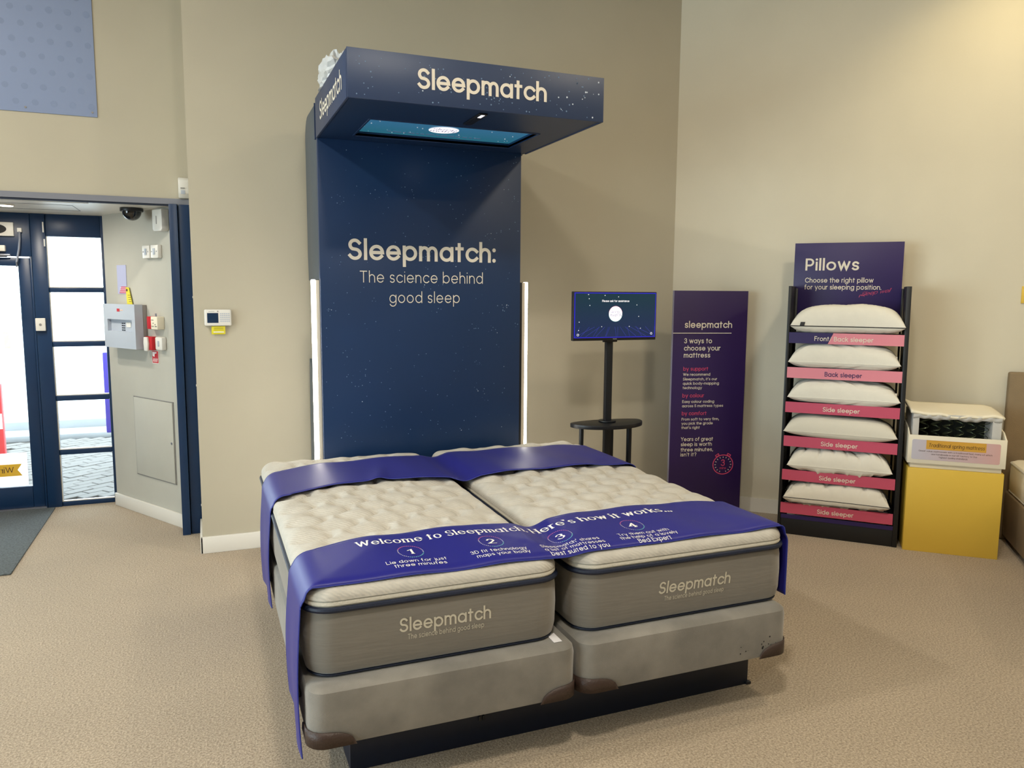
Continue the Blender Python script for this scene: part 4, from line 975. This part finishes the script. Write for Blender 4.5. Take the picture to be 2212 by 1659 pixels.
# ------------------------------------------------------------------ pillow rack
pr = thing('pillow_rack', 'black pillow display rack with pink shelf strips and purple header board', 'display rack', (3.448, 3.889, 0), -46)
DP = .34
box('side_panel', 'rack_black', pr, -.012, .006, .0, DP, .0, 1.602, .002)
MB().prism_y([(.652, 1.602), (.680, 1.602), (.692, .0), (.664, .0), (.662, .8)], .0, DP).build('side_panel', 'rack_black', pr, .002)
box('side_lip', 'rack_black', pr, .007, .022, .30, DP, .0, 1.59, .001); box('side_lip', 'rack_black', pr, .64, .651, .30, DP, .0, 1.59, .001)
box('kick_board', 'rack_black', pr, .008, .664, .005, .02, .0, .105, .001)
box('kick_trim', 'purple_strip', pr, .008, .664, .002, .0045, .105, .132)
zt = [1.312, 1.091, .869, .649, .428, .209]
names = ['Front/Back sleeper', 'Back sleeper']+['Side sleeper']*4
for k, z in enumerate(zt):
    sh = box('shelf', 'rack_black', pr, .008, .66, .004, DP-.01, z-.022, z-.008, .002)
    y0 = -.004
    if k == 0:
        st_ = MB().prism_y([(.004, z-.068), (.232, z-.068), (.262, z), (.004, z)], y0, .003).build('label_strip', 'purple_strip', pr)
        MB().prism_y([(.2335, z-.068), (.658, z-.068), (.658, z), (.2635, z)], y0, .003).build('label_strip', 'strip_pink_light', pr)['label'] = 'pale pink half of the strip'
        text('strip_lettering', 'Front', 'cream_print', st_, FR(y0), .155, z-.050, width=.085, size=.021, wt=.22)
        text('strip_lettering', '/', 'cream_print', st_, FR(y0), .243, z-.052, size=.021, wt=.12)
        text('strip_lettering', 'Back sleeper', 'cream_print', st_, FR(y0), .268, z-.050, width=.222, size=.021, wt=.22)
    else:
        st_ = box('label_strip', 'strip_pink_light' if k == 1 else 'strip_pink', pr, .003, .66, y0, .003, z-.068, z)
        text('strip_lettering', names[k], 'purple_strip' if k == 1 else 'cream_print', st_, FR(y0), .332, z-.050, width=.212, size=.021, wt=.22, align='c')
hb_ = box('header_board', 'purple_strip', pr, -.010, .640, DP-.012, DP+.004, 1.335, 1.886, .001)
YB = DP-.012; k_ = 1.0
FH = FR(YB, .0015)
text('header_lettering', 'Pillows', 'cream_print', hb_, FH, .060, 1.707, width=.325, size=.058, wt=.26, wy=.25)
text('header_strapline', 'Choose the right pillow', 'cream_print', hb_, FH, .062, 1.628, width=.412, size=.0235, wt=.22)
text('header_strapline', 'for your sleeping position.', 'cream_print', hb_, FH, .060, 1.583, width=.462, size=.0235, wt=.22)
text('script_lettering', 'Sleep well', 'pink_print', hb_, lambda u, v: FH(u, v+(u-.395)*.16), .405, 1.540, width=.165, size=.0175, wt=.10, slant=.45, track=.12)
mb = MB(); v, f = stroke_mesh([(.395, 1.535), (.40, 1.548), (.418, 1.55), (.425, 1.542)], False, .003, .003); mb.add([FH(a, b) for a, b in v], f); mb.build('script_flourish', 'pink_print', hb_)

def pillow_mesh(W, D, T, seed, wrinkle=.004, squash=.5, nu=90, nv=48, deco=None):
    V = []; F_ = []; off = Vector((seed*3.7, seed*1.3, seed*2.1))
    for sgn in (1, -1):
        base = len(V)
        for i in range(nu+1):
            for j in range(nv+1):
                u, v_ = -1+2*i/nu, -1+2*j/nv
                u = math.copysign(1-(1-abs(u))**1.35, u); v_ = math.copysign(1-(1-abs(v_))**1.35, v_)
                x = W/2*u*(1-.055*(1-v_*v_)*abs(u)**3); y = D/2*v_*(1-.07*(1-u*u)*abs(v_)**3)
                h = ((1-abs(u)**4.2)*(1-abs(v_)**3.4)); h = max(h, 0)**.5
                fall = T*(.72 if sgn > 0 else .28)
                z = sgn*fall*h
                if sgn > 0 and h > .05:
                    z += wrinkle*h*(noise.noise(Vector((x*9, y*14, 0))+off)*1.6+noise.noise(Vector((x*22, y*30, 3))+off)*.8)
                z += .006*math.sin(x*7+seed)*h
                if deco and h > .08: z += deco(x, y)*min(1, h*1.5)
                V.append((x, y, z))
        for i in range(nu):
            for j in range(nv):
                a = base+i*(nv+1)+j; q = (a, a+nv+1, a+nv+2, a+1)
                F_.append(q if sgn > 0 else q[::-1])
    return V, F_
def rim(W, D, y_only=None):
    pts = []
    N = 40
    def P_(u, v_): return (W/2*u*(1-.055*(1-v_*v_)*abs(u)**3), D/2*v_*(1-.07*(1-u*u)*abs(v_)**3))
    for k in range(N): pts.append(P_(-1+2*k/N, -1))
    for k in range(N//2): pts.append(P_(1, -1+4*k/N))
    for k in range(N): pts.append(P_(1-2*k/N, 1))
    for k in range(N//2): pts.append(P_(-1, 1-4*k/N))
    return pts
ca, sa = math.cos(R_(-46)), math.sin(R_(-46))
def rk(x, y): return (3.448+ca*x-sa*y, 3.889+sa*x+ca*y)
PL = [  # W, T, tilt, label
    (.655, .178, 2.6, 'plump white pillow with black piping and a small black label on the top shelf', 'pillow', .003, 'piping'),
    (.640, .160, 1.2, 'white pillow with satin corner, front one on the second shelf from top', 'pillow', .005, None),
    (.645, .155, .8, 'white waved pillow above the topmost side sleeper strip, front one', 'pillow', .006, None),
    (.655, .150, 1.5, 'smooth pale memory foam pillow, front one on the fourth shelf from the top', 'pillow_smooth', .0008, None),
    (.610, .160, 1.0, 'wrinkled white cotton pillow, front one on the fifth shelf from the top', 'pillow', .011, None),
    (.625, .165, 1.5, 'quilted white pillow with dark double piping on the lowest shelf', 'pillow', .008, 'double')]
def ridge(t): return math.exp(-(((t+.5) % 1)-.5)**2/.006)
def hexd(x, y): return .003*max(ridge(x/.105+.25*(int(math.floor(y/.05)) % 2)*2), ridge(y/.05+.12*math.sin(x*60)))
def waved(x, y): return 0.0045*math.sin(2*math.pi*(y/.036+1.1*math.sin(x*11)))*.6+.004*ridge(y/.06+.8*math.sin(x*9))
def quiltd(x, y): return -.010*ridge((x+y*.8)/.11)-.010*ridge((x-y*.8)/.11)
def crumple(x, y): return -.016*ridge(x/.085+.9*math.sin(y*16+x*5)+.2)*(.4+.6*abs(math.sin(x*13)))+.006*math.sin(x*31+y*22)*math.sin(y*19)
PD = [hexd, waved, waved, None, crumple, quiltd]
GRP = 'pillows on the rack shelves'
for k, (W, T, tl, lb, m, wr, deco) in enumerate(PL):
    z = zt[k]-.018; D = .22; x = .332+(-.004 if k % 2 else .004); y = .085; p = rk(x, y)
    low = T*.28
    V, F_ = pillow_mesh(W, D, T, k+1, wr, deco=PD[k])
    if deco or m == 'pillow' or True:
        t = thing('pillow', lb, 'pillow', (p[0], p[1], z+low+.012), -46, GRP); t.rotation_euler = (R_(1.5), 0, R_(-46))
        o = obj('pillow_body', V, F_, m, t, True)
        r = rim(W, D)
        if deco == 'piping':
            MB().tube([(a, b, .001) for a, b in r], .0032, 6, closed=True).build('piping', 'black_piping', t, smooth=True)
            MB().add([(-.27, -D/2-.003, .004), (-.243, -D/2-.003, .004), (-.238, -D/2+.004, .026), (-.265, -D/2+.004, .026)], [(0, 1, 2, 3)]).build('care_label', 'black_piping', t)
        elif deco == 'double':
            MB().tube([(a, b, .004) for a, b in r], .0022, 6, closed=True).build('piping', 'black_piping', t, smooth=True)
            MB().tube([(a*.955, b*.955-.003, -.026) for a, b in r], .0022, 6, closed=True).build('piping', 'black_piping', t, smooth=True)
        else:
            MB().tube([(a, b, .0) for a, b in r], .002, 6, closed=True).build('seam', m, t, smooth=True)
            if k in (1, 2):
                M['satin'] = M.get('satin') or mat('satin_white', 'f1eee6', .25, sheen=.2)
                MB().add([(W/2-.13, -D/2+.002, .006), (W/2-.02, -D/2+.012, .010), (W/2-.02, -D/2+.05, .05), (W/2-.075, -D/2+.035, .048)], [(0, 1, 2, 3)]).build('corner_label', 'satin', t)
    # second pillow lying behind on the same shelf
    V, F_ = pillow_mesh(W*.985, .125, T*.92, k+11, wr*.6, nu=30, nv=14)
    p = rk(x+(.010 if k in (0, 1, 2) else -.012), .262); t = obj('pillow', V, F_, m, None, True); t.location = (p[0], p[1], z+T*.92*.28+.008); t.rotation_euler = (0, 0, R_(-46))
    tag(t, ('white pillow half hidden behind the black-piped one on the top shelf', 'rear pillow behind the satin-cornered one', 'rear pillow behind the waved one on the third shelf',
            'rear pillow behind the smooth foam one on the fourth shelf', 'rear pillow behind the wrinkled cotton one on the fifth shelf', 'rear pillow behind the double-piped quilted one on the lowest shelf')[k], 'pillow', GRP)

# ------------------------------------------------------------------ yellow plinth with sample
q0 = (3.935, 3.355); YR = -42
yb = thing('yellow_plinth', 'yellow box plinth carrying the mattress sample beside the pillow rack', 'plinth', (q0[0], q0[1], 0), YR)
box('plinth_body', 'yellow', yb, 0, .505, 0, .40, 0, .515, .0015)
box('white_riser', 'cream_box', yb, .012, .492, .012, .388, .516, .546, .001)
ty = thing('sample_tray', 'white display tray with a traditional spring mattress label on its front', 'tray', (q0[0], q0[1], .5465), YR)
box('front_panel', 'cream_box', ty, -.008, .506, -.008, .0, 0, .171, .001)
for xx in (-.008, .498): MB().prism_x([(.0005, 0), (.39, 0), (.39, .255), (.31, .235), (.07, .205), (.0005, .171)], xx, xx+.008).build('side_panel', 'cream_box', ty, .001)
box('tray_floor', 'cream_box', ty, .0005, .4975, .0005, .39, 0, .008)
box('rear_panel', 'cream_box', ty, .0005, .4975, .382, .39, .0085, .25, .001)
fl = FR(-.008, .001)
def rrect(x0, x1, z0, z1, r): 
    return [(x1-r+r*math.cos(R_(a)), z0+r+r*math.sin(R_(a))) for a in range(-90, 1, 15)]+[(x1-r+r*math.cos(R_(a)), z1-r+r*math.sin(R_(a))) for a in range(0, 91, 15)]+[(x0+r+r*math.cos(R_(a)), z1-r+r*math.sin(R_(a))) for a in range(90, 181, 15)]+[(x0+r+r*math.cos(R_(a)), z0+r+r*math.sin(R_(a))) for a in range(180, 271, 15)]
mg = bpy.data.materials.new('label_gradient'); mg.use_nodes = True; nt = mg.node_tree; b = nt.nodes['Principled BSDF']; tc = nt.nodes.new('ShaderNodeTexCoord'); sx_ = nt.nodes.new('ShaderNodeSeparateXYZ'); cr = nt.nodes.new('ShaderNodeValToRGB')
nt.links.new(tc.outputs['Generated'], sx_.inputs[0]); nt.links.new(sx_.outputs['X'], cr.inputs[0]); nt.links.new(cr.outputs[0], b.inputs['Base Color']); cr.color_ramp.elements[0].color = srgb('c6c4d2'); cr.color_ramp.elements[1].color = srgb('d3a8a4')
lab = MB().prism_y(rrect(.013, .475, .024, .145, .010), -.0092, -.0082).build('label_card', mg, ty)
box('gold_band', 'label_gold', lab, .089, .402, -.0102, -.0092, .090, .144)
text('label_heading', 'Traditional spring mattress', 'dark_print', lab, FR(-.0102, .0008), .101, .104, width=.292, size=.0165, wt=.20, wy=.12, slant=.16, track=.2)
for s_, z, x0, w_ in (('Great value mattresses with a traditional feel, many of which', .073, .050, .385), ('are handmade in our UK factory to the', .056, .118, .240), ('highest quality standards', .040, .160, .150)):
    text('label_small_print', s_, 'dark_print', lab, FR(-.0092, .0008), x0, z, width=w_, size=.0068, wt=.15)
# cut-away sample
sm_ = thing('mattress_sample', 'small cut-away mattress sample showing dark springs in the white tray', 'mattress sample', (q0[0], q0[1], .555), YR)
X0, X1, Y0, Y1 = .013, .478, .018, .36
mb = MB()
mb.box(X0, .047, Y0, Y1, 0, .285).box(.430, X1, Y0, Y1, 0, .285).box(.0472, .4298, Y0+.20, Y1, 0, .285).box(.0472, .4298, Y0, Y0+.199, 0, .02)
mb.build('cover_walls', 'grey_felt', sm_, .003)
V = []; F_ = []; nu, nv = 30, 12
for i in range(nu+1):
    for j in range(nv+1):
        u, v_ = i/nu, j/nv; x = X0-.012+(X1-X0+.024)*u; y = Y0-.008+(Y1-Y0+.008)*v_
        z = .290+.030*v_**.7+(.006*math.sin(u*9)+.004*math.sin(u*23))*(1-v_)
        z += .016*max(0, 1-u/.12)**2+(-.012*max(0, (u-.85)/.15)**2*v_)
        V.append((x, y, z))
for i in range(nu):
    for j in range(nv): a = i*(nv+1)+j; F_.append((a, a+nv+1, a+nv+2, a+1))
o = obj('top_cover', V, F_, 'mattress_white', sm_, True); md = o.modifiers.new('s', 'SOLIDIFY'); md.thickness = .014; md.offset = -1
# gathered front valance above the springs
V = []; F_ = []; nu = 60
for i in range(nu+1):
    u = i/nu; x = X0+(X1-X0)*u
    for j, (z, dy) in enumerate(((.291, -.003), (.283, -.006), (.270, -.004), (.258+.005*math.sin(u*17)+.003*math.sin(u*41), .0), (.262, .010))): V.append((x, Y0+dy+.003*math.sin(u*55+j), z))
for i in range(nu):
    for j in range(4): a = i*5+j; F_.append((a, a+5, a+6, a+1))
obj('gathered_edge', V, F_, 'grey_felt', sm_, True)
box('dark_backing', 'dark_inside', sm_, .0475, .4295, Y0+.19, Y0+.199, .021, .275)  # dark sheet behind the springs; the opening's darkness is in its colour
pts = []
for k in range(64): a = k/64*2*math.pi*5; h = k/64; r = .030*(1-.25*math.sin(h*math.pi)); pts.append((r*math.cos(a), r*math.sin(a), h*.235))
spm = None
for row in range(2):
    for k in range(6):
        if spm is None: spm = MB().tube(pts, .0022, 5).build('spring', 'spring', sm_, smooth=True); o = spm
        else: o = spm.copy(); COL.objects.link(o); o.parent = sm_
        o.location = (.080+k*.0632+(.012 if row else 0)-(.016 if (row and k == 5) else 0), Y0+.045+row*.085, .0215); o.rotation_euler = (0, 0, k*1.3+row)

# ------------------------------------------------------------------ bed at the right edge
b2 = thing('bed', 'beige upholstered bed with white mattress and headboard at the right edge', 'bed', (4.709, 3.274, 0), -42)
box('headboard', 'beige_fabric', b2, -.035, 1.42, .0, .055, 0, 1.075, .012, 3)
box('divan_base', 'beige_fabric', b2, -.01, 1.38, -1.95, -.004, .035, .325, .012, 3)
box('foot_rail', 'black_plastic', b2, .03, 1.34, -1.90, -.03, .0, .034)
loft('mattress', (-.005, 1.385, -1.94, -.006), .07, [(.04, .327), (.012, .330), (.002, .345), (.0, .42), (.002, .505), (.010, .520), (.03, .530), (.10, .536)], 'mattress_white', b2)
loft('mattress_piping', (-.005, 1.385, -1.94, -.006), .07, circ_prof(.002, .512, .006), 'cream_roll', b2, closed=True)
loft('mattress_piping', (-.005, 1.385, -1.94, -.006), .07, circ_prof(.006, .337, .006), 'cream_roll', b2, closed=True)
t = thing('framed_notice', 'yellow edged frame on the right wall above the beige bed', 'picture', (4.755, 3.315, 1.505), WA)
box('frame', 'yellow', t, .0, .30, -.001, .012, 0, .105, .001)
# ------------------------------------------------------------------ ceiling lamp housings
for k, ((x, y), p, c_, s_) in enumerate(LAMPS):
    t = thing('ceiling_lamp', ['round ceiling lamp above the foot of the bed', 'round ceiling lamp near the doorway', 'round ceiling lamp at the rear left', 'round ceiling lamp at the rear centre', 'round ceiling lamp above the pillow rack', 'round ceiling lamp at the far right'][k], 'ceiling light', (x, y, CEIL), 0, 'ceiling lamps')
    MB().cyl((0, 0, -.05), .20, .049, 'z', 32).build('housing', 'white_paint', t, .004)
    MB().cyl((0, 0, -.055), .17, .004, 'z', 32).build('diffuser', 'lamp_glow', t)
t = thing('wall_washer', 'ceiling spotlight aimed at the right wall', 'ceiling light', (4.25, 2.75, CEIL))
MB().cyl((0, 0, -.06), .05, .059, 'z', 20).build('housing', 'white_paint', t, .003)
